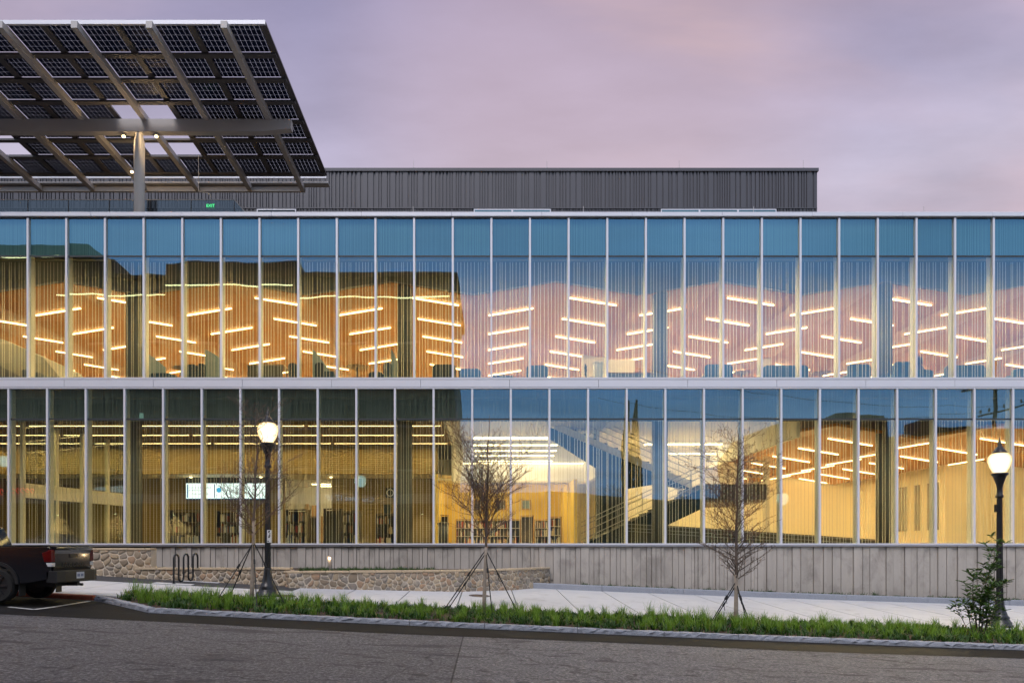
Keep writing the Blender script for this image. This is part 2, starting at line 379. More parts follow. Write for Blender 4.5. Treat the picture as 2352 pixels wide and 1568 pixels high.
def mat_walk():
    t = NT('sidewalk_concrete'); p = t.pos(); a = t.noise(p, .8, 6, .6); f = t.noise(t.pos((1, 30, 1)), 9, 4)
    oi = t.n('ShaderNodeObjectInfo').outputs['Random']
    c = t.mix(a, (.43, .435, .445), (.57, .575, .585)); c = t.mix(t.n('ShaderNodeMath', {0: f, 1: .18}, operation='MULTIPLY').outputs[0], c, (.5, .5, .5))
    c = t.mix(t.n('ShaderNodeMath', {0: oi, 1: .22}, operation='MULTIPLY').outputs[0], c, (.52, .52, .53))
    stn = t.ramp(t.noise(p, 1.7, 7, .65, .6), [(.53, (0,0,0)), (.68, (1,1,1))])
    c = t.mix(t.n('ShaderNodeMath', {0: stn, 1: .4}, operation='MULTIPLY').outputs[0], c, (.27, .265, .26))
    gum = t.ramp(t.noise(p, 9, 2, .4), [(.72, (0,0,0)), (.75, (1,1,1))]); c = t.mix(t.n('ShaderNodeMath', {0: gum, 1: .5}, operation='MULTIPLY').outputs[0], c, (.2, .2, .2))
    return t.surf(t.prin(c, .8, 0, t.bump(f, .15, .005)))
M['walk'] = mat_walk()
def mat_granite():
    t = NT('grey_granite'); p = t.pos(); f = t.noise(p, 60, 3, .8); m_ = t.noise(p, 5, 5); oi = t.n('ShaderNodeObjectInfo').outputs['Random']
    c = t.ramp(f, [(.3, (.10, .11, .13)), (.5, (.26, .28, .32)), (.7, (.44, .46, .50))]); c = t.mix(t.n('ShaderNodeMath', {0: m_, 1: .6}, operation='MULTIPLY').outputs[0], c, (.17, .185, .22))
    c = t.mix(t.n('ShaderNodeMath', {0: oi, 1: .3}, operation='MULTIPLY').outputs[0], c, (.30, .31, .34))
    return t.surf(t.prin(c, .75, 0, t.bump(t.noise(p, 22, 4), .7, .02)))
M['granite'] = mat_granite()
def mat_stone():
    t = NT('field_stone'); oi = t.n('ShaderNodeObjectInfo').outputs['Random']; p = t.pos()
    b = t.ramp(oi, [(0, (.19, .145, .10)), (.12, (.30, .235, .165)), (.26, (.235, .20, .165)), (.4, (.37, .28, .18)), (.52, (.27, .21, .155)), (.64, (.42, .335, .235)), (.74, (.20, .185, .17)), (.84, (.33, .20, .12)), (.92, (.30, .27, .23)), (.97, (.12, .125, .135))], 'CONSTANT')
    n = t.noise(p, 16, 6, .65); c = t.mix(n, t.mix(.4, b, (.10, .07, .045)), t.mix(.3, b, (.66, .53, .37)))
    return t.surf(t.prin(c, .8, 0, t.bump(t.noise(p, 26, 5), .6, .02)))
M['stone'] = mat_stone()
M['mortar'] = plain('pale_mortar', (.60, .52, .41), .9, 0, .15, 12, .5)
M['capstone'] = plain('tan_cap_stone', (.46, .36, .24), .8, 0, .2, 7, .4)
M['gravel'] = plain('dark_gravel', (.055, .054, .055), .95, 0, .7, 45, 1.0)
def mat_brick(name, a, b, mo):
    t = NT(name); br = t.n('ShaderNodeTexBrick', {'Vector': t.n('ShaderNodeMapping', {'Vector': t.pos(), 'Rotation': (math.pi/2, 0, 0)}).outputs[0], 'Color1': (*a, 1), 'Color2': (*b, 1), 'Mortar': (*mo, 1), 'Scale': 3.2, 'Mortar Size': .02})
    return t.surf(t.prin(br.outputs[0], .85))
M['brick'] = mat_brick('red_brown_brick', (.095, .055, .037), (.125, .07, .047), (.13, .115, .10))
M['far_wall'] = plain('taupe_facade_panel', (.13, .115, .085), .7, 0, .15, .5)
M['far_trim'] = plain('dark_cornice', (.05, .047, .045), .6)
M['far_band'] = plain('pale_band', (.30, .30, .29), .6)
def mat_leaf(name, a, b, tr=.35, rough=.5):
    t = NT(name); oi = t.n('ShaderNodeObjectInfo').outputs['Random']; n = t.noise(t.pos(), 9, 3)
    c = t.mix(n, a, b)
    pr = t.prin(c, rough, 0, None, .4); tl = t.n('ShaderNodeBsdfTranslucent', {'Color': c}).outputs[0]
    return t.surf(t.n('ShaderNodeMixShader', {0: tr, 1: pr, 2: tl}).outputs[0])
M['grass'] = mat_leaf('liriope_blades', (.07, .18, .014), (.22, .37, .035))
M['grass_dry'] = mat_leaf('straw_blades', (.22, .17, .06), (.34, .28, .10))
M['grass_dark'] = mat_leaf('ground_cover', (.016, .055, .010), (.05, .12, .018))
M['shrub_leaf'] = mat_leaf('glossy_shrub_leaf', (.03, .085, .02), (.11, .19, .045), .25, .3)
M['far_leaf'] = mat_leaf('dark_conifer', (.01, .025, .01), (.03, .05, .02), .1)
M['dry_leaf'] = mat_leaf('dry_brown_leaf', (.07, .035, .015), (.16, .085, .035), .3, .7)
M['bark'] = plain('pale_bark', (.30, .25, .20), .9, 0, .35, 9, .8)
M['twig'] = plain('brown_twig', (.115, .088, .07), .9, 0, .3, 9)
M['stem'] = plain('green_brown_stem', (.06, .05, .03), .8)
def mat_carpaint():
    t = NT('black_car_paint'); return t.surf(t.prin((.006, .007, .010), .12, 0, None, .5, **{'Coat Weight': .45, 'Coat Roughness': .04}))
M['paint'] = mat_carpaint()
M['plastic'] = plain('black_plastic', (.012, .012, .013), .55)
M['tail_red'] = plain('red_lens', (.085, .003, .004), .12, 0, .3, 14)
M['lens_clear'] = plain('clear_lens', (.6, .6, .6), .12, 0, .2, 30)
M['chrome'] = plain('wheel_metal', (.03, .03, .032), .4, .3)
def mat_globe():
    t = NT('lamp_globe'); lw = t.n('ShaderNodeLayerWeight', {'Blend': .35}).outputs['Facing']
    c = t.ramp(lw, [(0, (1, .86, .58)), (.55, (1, .70, .34)), (1, (.9, .45, .13))])
    s = t.n('ShaderNodeMapRange', {0: lw, 1: .1, 2: .95, 3: 1.7, 4: .42}).outputs[0]
    return t.surf(t.n('ShaderNodeEmission', {'Color': c, 'Strength': s}).outputs[0])
M['globe'] = mat_globe()
def mat_pvglass():
    t = NT('panel_backing'); gm = t.n('ShaderNodeBsdfTranslucent', {'Color': (.75, .75, .8, 1)}).outputs[0]; tr = t.n('ShaderNodeBsdfTransparent', {'Color': (.85, .85, .88, 1)}).outputs[0]
    return t.surf(t.n('ShaderNodeMixShader', {0: .55, 1: gm, 2: tr}).outputs[0])
M['pv_glass'] = mat_pvglass()
M['pv_cell'] = plain('solar_cell', (.005, .011, .040), .3, 0, .3, 5, spec=.15)
# ================================================================== GROUND
def sheet(name, xs, ys, zf, mat, kind='structure', parent=None):
    mb = MB(); nx, ny = len(xs), len(ys)
    mb.add([(x, y, zf(x, y)) for y in ys for x in xs], [(j*nx+i, j*nx+i+1, (j+1)*nx+i+1, (j+1)*nx+i) for j in range(ny-1) for i in range(nx-1)])
    o = obj(name, mb, mat, parent)
    for p in o.data.polygons: p.use_smooth = True
    return tag(o, kind=kind)
def lin(a, b, n): return [a+(b-a)*i/(n-1) for i in range(n)]
sheet('ground', lin(-300, 300, 121), [-300, -150, -60, -9, 5, 28, 60, 150, 300], lambda x, y: H-(2.45+g(x)), M['soil'])
sheet('road', lin(-60, 60, 121), lin(-5.5, 17.7, 14), road_z, M['asphalt'])
# fresh dark strip along the kerb and in the parking bay
def strip_z(x, y): return road_z(x, y)+.006
mb = MB(); xs = lin(-60, 60, 161)
ypts = []
for x in xs:
    top = 17.69 if x < -10.2 else (17.69-(x+10.2)*(1.69/2.3) if x < -7.9 else 16.02)
    ypts.append((14.5+.06*math.sin(x*.7), top))
rows = 4
mb.add([(x, a+(b-a)*j/rows, strip_z(x, a+(b-a)*j/rows)) for j in range(rows+1) for x, (a, b) in zip(xs, ypts)],
       [(j*161+i, j*161+i+1, (j+1)*161+i+1, (j+1)*161+i) for j in range(rows) for i in range(160)])
tag(obj('asphalt_strip', mb, M['asphalt_dark']), kind='structure')
# parking mark: a bent white line
mb = MB()
def paint(a, b, w):
    a = Vector(a); b = Vector(b); n = Vector((-(b-a).y, (b-a).x)).normalized()*w/2
    n_ = 6
    for i in range(n_):
        p = a+(b-a)*i/n_; q = a+(b-a)*(i+1)/n_
        mb.add([(v.x, v.y, strip_z(v.x, v.y)+.005) for v in (p-n, q-n, q+n, p+n)], [(0,1,2,3)])
c0 = (wx(78, 15.5), 15.5); paint((wx(20, 15.72), 15.72), c0, .10); paint(c0, (wx(206, 17.45), 17.45), .10)
tag(obj('parking_line', mb, M['white_line']), kind='structure')
# soil of the planted strip
ks = thing('planting_strip', (0, 17, road_z(0, 17)), kind='structure')
mb = MB(); xs = lin(-10.0, 50, 121)
mb.add([(x, y, walk_z(x, y)-.03) for x in xs for y in ((17.75-(x+10.2)*(1.75/2.3) if x < -7.9 else 16.0)+.1, 19.25)], [(2*i, 2*i+2, 2*i+3, 2*i+1) for i in range(120)])
obj('soil', mb, M['soil'], ks)
# kerb stones: rough split granite, each its own piece
kerb = thing('kerb', (0, 16, road_z(0, 16)), kind='structure')
def kerb_stone(a, b, top_a, top_b, h, mat, w=.17, rough=.012, parent=kerb, name='kerb_stone', seed=0):
    r = random.Random(seed); a = Vector(a); b = Vector(b); L = (b-a).length; n = max(3, int(L/.09)); d = (b-a)/L; nrm = Vector((-d.y, d.x))
    vs = []; fs = []
    for i in range(n+1):
        t = i/n; p = a+(b-a)*t; zt = top_a+(top_b-top_a)*t
        j = lambda s=1: r.uniform(-rough, rough)*s
        sec = [(-.0, -h-.1), (j(.8), -h*.5+j()), (j(.9)+.004, -.03+j()), (.022+j(.4), j(.5)), (w*.6, j(.3)), (w, j(.3)), (w, -h-.1)]
        vs += [(p.x+nrm.x*u, p.y+nrm.y*u, zt+v) for u, v in sec]
    m = 7
    for i in range(n):
        for k in range(m-1): fs.append((i*m+k, (i+1)*m+k, (i+1)*m+k+1, i*m+k+1))
    fs += [tuple(range(m)), tuple(range(n*m, n*m+m))[::-1]]
    mb = MB(); mb.add(vs, fs); return obj(name, mb, mat, parent)
def ktop(x, y): return walk_z(x, y)+.0
sd_ = 0
pts = [(-10.2, 17.75), (-9.05, 16.87), (-7.95, 16.03)]
for a, b in zip(pts, pts[1:]):
    sd_ += 1; kerb_stone(Vector(a)*.995+Vector(b)*.005, Vector(b)*.995+Vector(a)*.005, ktop(*a), ktop(*b), .16, M['granite'], rough=.026, seed=sd_)
x = -7.93
while x < 40:
    L = random.uniform(1.7, 2.6); sd_ += 1
    kerb_stone((x+.006, 16.0), (x+L-.006, 16.0), ktop(x, 16), ktop(x+L, 16), .16, M['granite'], rough=.026, seed=sd_); x += L
x = -10.22
while x > -32:
    L = 3.0; sd_ += 1
    kerb_stone((x-L+.006, 17.72), (x-.006, 17.72), walk_z(x-L, 17.8), walk_z(x, 17.8), .16, M['red_kerb'], rough=.003, seed=sd_); x -= L
# sidewalk slabs
walk = thing('sidewalk', (0, 22, walk_z(0, 22)), kind='structure')
def slab(x0, x1, y0, y1, nm='slab', mat=M['walk'], parent=walk, th=.12, lift=0):
    gx = .017; mb = MB(); n = 3
    xs = lin(x0+gx, x1-gx, n); ys = lin(y0, y1, 4)
    top = [(x, y, walk_z(x, y)+lift) for y in ys for x in xs]; bot = [(x, y, z-th) for x, y, z in top]
    N = len(top); fs = [(j*n+i, j*n+i+1, (j+1)*n+i+1, (j+1)*n+i) for j in range(3) for i in range(n-1)]
    rim = list(range(n))+[j*n+n-1 for j in range(1, 4)]+[3*n+i for i in range(n-2, -1, -1)]+[j*n for j in (2, 1)]
    fs += [(rim[(i+1) % len(rim)], rim[i], rim[i]+N, rim[(i+1) % len(rim)]+N) for i in range(len(rim))]
    mb.add(top+bot, fs); return obj(nm, mb, mat, parent)
k = -16
while -2.6+1.75*k < 30:
    x0 = -2.6+1.75*k; x1 = x0+1.75
    far = 21.35 if x1 < -6.0 else 25.98
    near = 19.2 if x0 > -10.3 else 17.9
    slab(x0, x1, near, far); k += 1
# dark gravel court in front of the low stone wall
sheet('gravel_court', lin(-30, -5.6, 50), lin(21.36, 24.5, 6), lambda x, y: walk_z(x, y)-.004, M['gravel'], 'structure')
pad = thing('rack_pad', (-9.8, 22, walk_z(-9.8, 22)), kind='structure')
slab(-10.55, -9.3, 21.45, 21.8, 'slab', M['walk'], pad, .05, .012); slab(-10.1, -8.85, 22.55, 22.85, 'slab', M['walk'], pad, .05, .012)
# soil bed and low granite edging on the right
edge = thing('granite_edging', (6, 26, walk_z(6, 26)), 'long low grey granite edging between sidewalk and concrete wall', 'edging')
x = wx(1195, 25.95); i = 0
while x < 34:
    L = 3.1; kerb_stone((x+.006, 25.95), (x+L-.006, 25.95), walk_z(x, 25.95)+.21, walk_z(x+L, 25.95)+.21, .22, M['granite'], .22, .006, edge, 'edging_stone', 100+i); x += L; i += 1
sheet('soil_bed', lin(1.2, 34, 40), [26.15, 27.05], lambda x, y: walk_z(x, 26)+.14, M['soil'])
# covers
def cover(name, x, y, r, label):
    t = thing(name, (x, y, walk_z(x, y)), label, 'manhole cover')
    mb = MB(); n = 28
    mb.add([(x+rr*math.cos(a), y+rr*math.sin(a), walk_z(x+rr*math.cos(a), y+rr*math.sin(a))+dz) for rr, dz in ((r, -.02), (r, .012), (r*.9, .012)) for a in [2*math.pi*k/n for k in range(n)]],
           [(i*n+k, i*n+(k+1) % n, (i+1)*n+(k+1) % n, (i+1)*n+k) for i in range(2) for k in range(n)]); obj('rim', mb, M['dark_steel'], t)
    mb = MB(); mb.add([(x+r*.89*math.cos(2*math.pi*k/n), y+r*.89*math.sin(2*math.pi*k/n), walk_z(x+r*.89*math.cos(2*math.pi*k/n), y+r*.89*math.sin(2*math.pi*k/n))+.006) for k in range(n)], [tuple(range(n))]); obj('plate', mb, plate_m, t)
plate_m = plain('rusty_iron', (.10, .065, .05), .8, .2, .4, 20)
cover('manhole_cover', wx(1102, 22.5), 22.5, .36, 'round rusty iron cover in the sidewalk behind the middle tree')
cover('manhole_cover', wx(656, 19.95), 19.95, .30, 'round dark iron cover in the sidewalk beside the left street lamp')

# ================================================================== PLINTH AND STONE WALLS
YF = 27.0; ZSILL0 = wz(1254, YF); ZSILL1 = wz(1247, YF)
pl = thing('concrete_plinth', (4, YF, walk_z(4, 27)), 'long grey board-formed concrete wall below the ground floor glass', 'wall')
x = wx(346, YF); mats_pl = M['board_concrete']
rp = random.Random(3); pv = 9
mb = MB(); mb.box(x, 40, 27.10, 27.5, -1.6, ZSILL0-.02); obj('wall_core', mb, mats_pl, pl)
while x < 26:
    w = rp.choice([.13, .17, .2, .24, .27, .33, .22]); y0 = 27.0+rp.choice([v for v in (0, .016, .034, .055) if abs(v-pv) > .012]); pv = y0-27.0
    zb = walk_z(x, 26)-.25
    if x < wx(1262, 27): zb = wz(1330, 27)
    mb = MB(); mb.box(x+.009, x+w-.009, y0, 27.12, zb, ZSILL0-.012-rp.uniform(0, .006)); obj('board', mb, mats_pl, pl); x += w
mb = MB(); mb.box(x, 40, 27.02, 27.1, -1.8, ZSILL0-.012); obj('plain_end', mb, mats_pl, pl)
def voronoi(pts, W, Hh, gap):
    """convex cells of sites in a rectangle, shrunk by a mortar gap and rounded"""
    P = np.array(pts); out = []
    for i, p in enumerate(P):
        d = np.hypot(*(P-p).T); near = np.argsort(d)[1:22]
        poly = [(0, 0), (W, 0), (W, Hh), (0, Hh)]
        for j in near:
            q = P[j]; n = q-p; L = np.hypot(*n); n = n/L; c = n@((p+q)/2)-gap
            new = []
            for a, b in zip(poly, poly[1:]+poly[:1]):
                da = n[0]*a[0]+n[1]*a[1]-c; db = n[0]*b[0]+n[1]*b[1]-c
                if da <= 0: new.append(a)
                if da*db < 0: t = da/(da-db); new.append((a[0]+(b[0]-a[0])*t, a[1]+(b[1]-a[1])*t))
            poly = new
            if len(poly) < 3: break
        if len(poly) < 3: continue
        A = abs(sum(a[0]*b[1]-b[0]*a[1] for a, b in zip(poly, poly[1:]+poly[:1])))/2
        if A < .0012: continue
        ch = []
        for a, b in zip(poly, poly[1:]+poly[:1]):
            L = math.hypot(b[0]-a[0], b[1]-a[1])
            if L < .012: ch.append(((a[0]+b[0])/2, (a[1]+b[1])/2)); continue
            ch += [(a[0]*.83+b[0]*.17, a[1]*.83+b[1]*.17), (a[0]*.17+b[0]*.83, a[1]*.17+b[1]*.83)]
        out.append(ch)
    return out
def stones(parent, W, hh, frame, size, seed, gap=.015):
    """individual rounded field stones over a wall face; frame(u,v,w)->xyz, w outwards"""
    r = random.Random(seed); pts = []; v = -size*.2; row = 0
    pool = []
    for _ in range(6000):
        s = size*r.choice([.5, .65, .8, 1.0, 1.1, 1.35, 1.8]); u, vv = r.uniform(0, W), r.uniform(0, hh)
        if all(((u-a)/1.32)**2+((vv-b)*1.05)**2 > (.5*(s+c))**2 for a, b, c in pool): pool.append((u, vv, s))
    cells = voronoi([(a, b) for a, b, c in pool], W, hh, gap)[:295]
    for c in cells:
        cu = sum(p[0] for p in c)/len(c); cv = sum(p[1] for p in c)/len(c); n = len(c); d = r.uniform(.012, .045)
        tu, tv = r.uniform(-.3, .3), r.uniform(-.3, .3)
        o3 = Vector(frame(cu, cv, 0)); vs = []
        for s, w in ((1, -.01), (.97, d*.55), (.80, d*.92), (.45, d*1.08)):
            vs += [Vector(frame(cu+(p[0]-cu)*s, cv+(p[1]-cv)*s, w*(1+tu*(p[0]-cu)/size+tv*(p[1]-cv)/size)+r.uniform(-.004, .004)))-o3 for p in c]
        fs = [(k*n+i, k*n+(i+1) % n, (k+1)*n+(i+1) % n, (k+1)*n+i) for k in range(3) for i in range(n)]+[tuple(range(3*n, 4*n))]
        me = rawmesh('stone', vs, fs, M['stone'])
        for p in me.polygons: p.use_smooth = True
        link('stone', me, parent, o3-origin_of(parent))
def wall_frame(pts, z0):
    """polyline in plan, left to right; w points to the street"""
    P = [Vector(p) for p in pts]; L = [0]
    for a, b in zip(P, P[1:]): L.append(L[-1]+(b-a).length)
    def fr(u, v, w):
        i = 0
        while i < len(L)-2 and u > L[i+1]: i += 1
        d = (P[i+1]-P[i]).normalized(); p = P[i]+d*(u-L[i]); n = Vector((d.y, -d.x))
        return (p.x+n.x*w, p.y+n.y*w, z0+v)
    return fr, L[-1]
def stone_wall(label, pts, ztop, zbot, size, seed, cap_th=.07, back=.4, group='field stone garden walls'):
    fr, W = wall_frame(pts, zbot); hh = ztop-zbot-cap_th
    t = thing('stone_wall', (pts[0][0], pts[0][1], zbot), label, 'stone wall', group)
    mb = MB(); n = len(pts); front = [fr(0, 0, 0)]; acc = 0
    P = [Vector(p) for p in pts]
    for a, b in zip(P, P[1:]):
        d = (b-a).normalized(); nn = Vector((d.y, -d.x))
        mb.hexa([(a.x, a.y, zbot-.3), (b.x, b.y, zbot-.3), (b.x-nn.x*back, b.y-nn.y*back, zbot-.3), (a.x-nn.x*back, a.y-nn.y*back, zbot-.3)],
                [(a.x, a.y, zbot+hh), (b.x, b.y, zbot+hh), (b.x-nn.x*back, b.y-nn.y*back, zbot+hh), (a.x-nn.x*back, a.y-nn.y*back, zbot+hh)])
    obj('mortar', mb, M['mortar'], t)
    stones(t, W, hh, fr, size, seed)
    r = random.Random(seed); u = 0
    while u < W-.05:                                   # cap stones
        L = min(r.uniform(.5, .95), W-u); q = [Vector(fr(uu, hh, ww)) for uu, ww in ((u+.006, .05), (u+L-.006, .05), (u+L-.006, -back), (u+.006, -back))]
        mb = MB(); mb.hexa(q, [p+Vector((0, 0, cap_th+r.uniform(-.006, .006))) for p in q]); obj('cap_stone', mb, M['capstone'], t, bevel=.012); u += L
    return t
stone_wall('tall rounded fieldstone wall beside the pickup truck tailgate', [(wx(120, 22.85), 22.85), (wx(347, 22.9), 22.9)], wz(1258, 22.9), wz(1333, 22.9), .235, 11)
stone_wall('low fieldstone wall with flat caps behind the bike rack', [(wx(311, 22.72), 22.72), (wx(668, 22.72), 22.72)], wz(1303, 22.7), wz(1346, 22.7), .20, 12)
zt = wz(1311, 22.3)
fw = stone_wall('long curving fieldstone wall behind the middle tree holding a planted bed', [(wx(652, 23.0), 22.95), (wx(664, 22.25), 22.25), (wx(800, 22.6), 22.6), (wx(1050, 23.5), 23.5), (wx(1180, 25.0), 25.0), (wx(1262, 26.9), 26.9)], zt, zt-.86, .185, 13)
# planted bed soil behind the walls
mb = MB(); z = zt-.10
mb.add([(wx(345, 23), 23.0, z+.08), (wx(660, 22.6), 22.9, z+.08), (wx(700, 22.7), 22.7, z), (wx(1050, 23.7), 23.75, z), (wx(1240, 26.6), 26.6, z), (wx(1262, 27.1), 27.1, z), (-13.3, 27.1, z+.1)], [(0,1,2,3,4,5,6)])
tag(obj('bed_soil', mb, M['soil']), kind='structure')
# ================================================================== LIBRARY BUILDING
lib = thing('library_building', (1, YF, ZSILL0), 'long two-storey glass and silver metal library filling the view', 'building')
PX = 88.55; DX = PX*YF/F
ZT = wz(490, YF); ZT0 = wz(500, YF)           # parapet band
ZU_T = wz(503, YF); ZU_M = wz(588.5, YF); ZU_B = wz(868, YF)
ZL_T = wz(893, YF); ZL_M = wz(962, YF); ZL_B = wz(1247, YF)
K0, K1 = -3, 29
XU = [wx(66, YF)+DX*k for k in range(K0, K1)]; XL = [wx(22, YF)+DX*k for k in range(K0, K1+1)]
XA, XB = XU[0]-.3, XL[-1]+.3
XI0, XI1 = -37.0, 39.0                       # the rooms run on past the modelled curtain wall
FLOOR2 = wz(879, YF); XD = -1.87
def part(name, mat, *boxes, parent=lib, bevel=0):
    mb = MB()
    for b in boxes: mb.box(*b)
    return obj(name, mb, mat, parent, bevel=bevel)
# mullions: slim outside cap, deep fin inside
def mullions(xs, z0, z1):
    for x in xs:
        m = part('mullion', M['alu'], (x-.039, x+.039, YF-.075, YF-.002, z0, z1))
        part('mullion_fin', M['mulfin'], (x-.04, x+.04, YF+.045, YF+.30, z0, z1), parent=m)
mullions(XU, ZU_B-.0, ZU_T+.02); mullions(XL, ZL_B, ZL_T+.02)
def panes(xs, z0, z1, name='pane'):
    out = []
    for a, b in zip(xs, xs[1:]):
        out.append((part(name, M['glass'], (a+.045, b-.045, YF, YF+.025, z0, z1)), a, b))
    return out
pat = [.115, .20, .275, .36, .475, .55, .66, .735, .84, .925]
rf = random.Random(5)
def frit(po, a, b, z0, z1):
    mb = MB()
    for p in pat:
        x = a+.045+(b-a-.09)*(p+rf.uniform(-.022, .022)); mb.add([(x-.0115, YF+.032, z0), (x+.0115, YF+.032, z0), (x+.0115, YF+.032, z1), (x-.0115, YF+.032, z1)], [(0,1,2,3)])
    tag(obj('frit_stripes', mb, M['frit'], po), kind='stuff')
for po, a, b in panes(XU, ZU_B, ZU_M-.035): frit(po, a, b, ZU_B, ZU_M-.22)
for po, a, b in panes(XL, ZL_B, ZL_M-.03): frit(po, a, b, ZL_B, ZL_M-.05)
for po, a, b in panes(XU, ZU_M+.03, ZU_T, 'spandrel_pane'):
    part('spandrel_back', M['spandrel'], (a+.05, b-.05, YF+.06, YF+.10, ZU_M+.02, ZU_T), parent=po)
for po, a, b in panes(XL, ZL_M+.03, ZL_T, 'transom_pane'):
    mb = MB(); mb.add([(a+.045, YF+.032, ZL_M+.02), (b-.045, YF+.032, ZL_M+.02), (b-.045, YF+.032, ZL_T), (a+.045, YF+.032, ZL_T)], [(0,1,2,3)]); obj('dense_frit', mb, M['dense_frit'], po)
for xs, z in ((XU, ZU_M), (XL, ZL_M)):
    for a, b in zip(xs, xs[1:]): part('transom', M['alu_dark'], (a+.046, b-.046, YF-.012, YF+.03, z-.034, z+.028))
for a, b in zip(XU, XU[1:]):                        # dark gasket along frame edges
    part('gasket', M['alu_dark'], (a+.046, b-.046, YF-.004, YF+.05, ZU_T-.0, ZU_T+.05))
for a, b in zip(XL, XL[1:]):
    part('gasket', M['alu_dark'], (a+.046, b-.046, YF-.004, YF+.05, ZL_T-.0, ZL_T+.03))
# horizontal bands
x = wx(151, YF)-3.51*3
while x < XB:
    part('band_panel', M['alu'], (max(x, XA)+.006, min(x+3.51, XB)-.006, YF-.10, YF+.2, wz(890, YF), wz(873, YF)), bevel=.008); x += 3.51
part('band_core', M['alu_dark'], (XA, XB, YF-.06, YF+.19, wz(890.5, YF), wz(872, YF)))
part('upper_sill', M['alu'], (XA, XB, YF-.11, YF+.3, wz(872.2, YF), wz(868, YF)))
part('lower_head', M['alu'], (XA, XB, YF-.085, YF+.04, wz(893.2, YF), wz(890.4, YF)))
part('lower_sill', M['alu'], (XA, XB, YF-.12, YF+.3, wz(1250.5, YF), wz(1247, YF)))
part('base_flashing', M['alu'], (XA, XB, YF-.07, YF+.2, wz(1254, YF), wz(1250.6, YF)))
x = wx(213, YF)-3.55*4
while x < XB:
    part('parapet_panel', M['alu'], (max(x, XA)+.004, min(x+3.55, XB)-.004, YF-.14, YF+.35, wz(500, YF), wz(490.5, YF)), bevel=.008); x += 3.55
part('side_facade', M['alu'], (XI0, XA-.0, YF, YF+.3, -1.5, ZT), (XB, XI1, YF, YF+.3, -1.5, ZT))
part('plenum_wall', M['bulkhead'], (XI0, XI1, YF+.75, YF+.85, ZL_M+.06, FLOOR2-.5))
part('roof_slab', M['carpet'], (XI0, XI1, YF+.36, 62, wz(512, YF), wz(500, YF)))
part('spandrel_wall', M['column'], (XI0, XI1, YF+.32, YF+.5, ZU_M+.02, ZT0))
# floors, ends, rear
part('upper_floor', M['carpet'], (XI0, XI1, YF+.32, 49.9, FLOOR2-.5, FLOOR2))
CEIL1 = FLOOR2-.52
part('well_ceiling', M['well_grey'], (XD, 5.8, 28.2, 41.5, CEIL1-.06, CEIL1)); part('well_ceiling', M['cream'], (5.8, 13.0, 28.2, 41.5, CEIL1-.06, CEIL1))
FL = 2.08
part('ground_floor', M['carpet'], (XI0, XI1, YF+.32, 49.9, FL-.3, FL))
part('rear_wall', M['tan'], (XI0, XI1, 46.5, 46.8, FLOOR2, ZT0), (XI0, 11, 46.5, 46.8, FL, FLOOR2-.51), (11, XI1, 49.6, 49.9, FL, FLOOR2-.51))
part('end_wall', M['cream'], (XI0-.3, XI0, YF+.0, 46.8, FL-.5, ZT0)); part('end_wall', M['cream'], (XI1, XI1+.3, YF+.0, 46.8, FL-.5, ZT0))
# columns
for px in (308, 930, 1516, 2030):
    mb = MB(); mb.lathe([(.32, FL), (.32, ZL_T+.3)], wx(px, 29), 29.0); obj('column', mb, M['column'], lib, True)
    mb = MB(); mb.lathe([(.32, FLOOR2), (.32, wz(560, 29))], wx(px, 29), 29.0); obj('column', mb, M['column'], lib, True)
# ---- folded timber ceiling, upper floor
PER = 378*28.7/F; HP = PER/2; X_R0 = wx(142, 28.7)            # ridge positions X_R0 + PER*k
ZR, ZV = wz(649, 28.7), wz(679, 28.7)
folds = []
def fold(x0, z0, x1, z1, y0, y1, parent=lib):
    mb = MB(); mb.hexa([(x0+.004, y0, z0), (x1-.004, y0, z1), (x1-.004, y1, z1), (x0+.004, y1, z0)], [(x0+.004, y0, z0+.12), (x1-.004, y0, z1+.12), (x1-.004, y1, z1+.12), (x0+.004, y1, z0+.12)])
    return obj('ceiling_fold', mb, M['wood_ceiling'], parent)
k = -3
while X_R0+PER*k-HP < XI1:
    xr = X_R0+PER*k; fold(xr-HP, ZV, xr, ZR, 28.75, 46.4); fold(xr, ZR, xr+HP, ZV, 28.75, 46.4); folds.append(xr); k += 1
    mb = MB(); mb.prism([(xr-HP, ZV+.02), (xr, ZR+.02), (xr+HP, ZV+.02), (xr+HP, ZT0-.2), (xr-HP, ZT0-.2)], 'y', 28.55, 28.74); obj('bulkhead', mb, M['bulkhead'], lib)
ordn = ['first', 'second', 'third', 'fourth', 'fifth', 'sixth', 'seventh', 'eighth', 'ninth', 'tenth', 'eleventh', 'twelfth', 'thirteenth', 'fourteenth', 'fifteenth', 'sixteenth', 'seventeenth', 'eighteenth', 'nineteenth', 'twentieth', 'twenty-first', 'twenty-second']
LM = {}
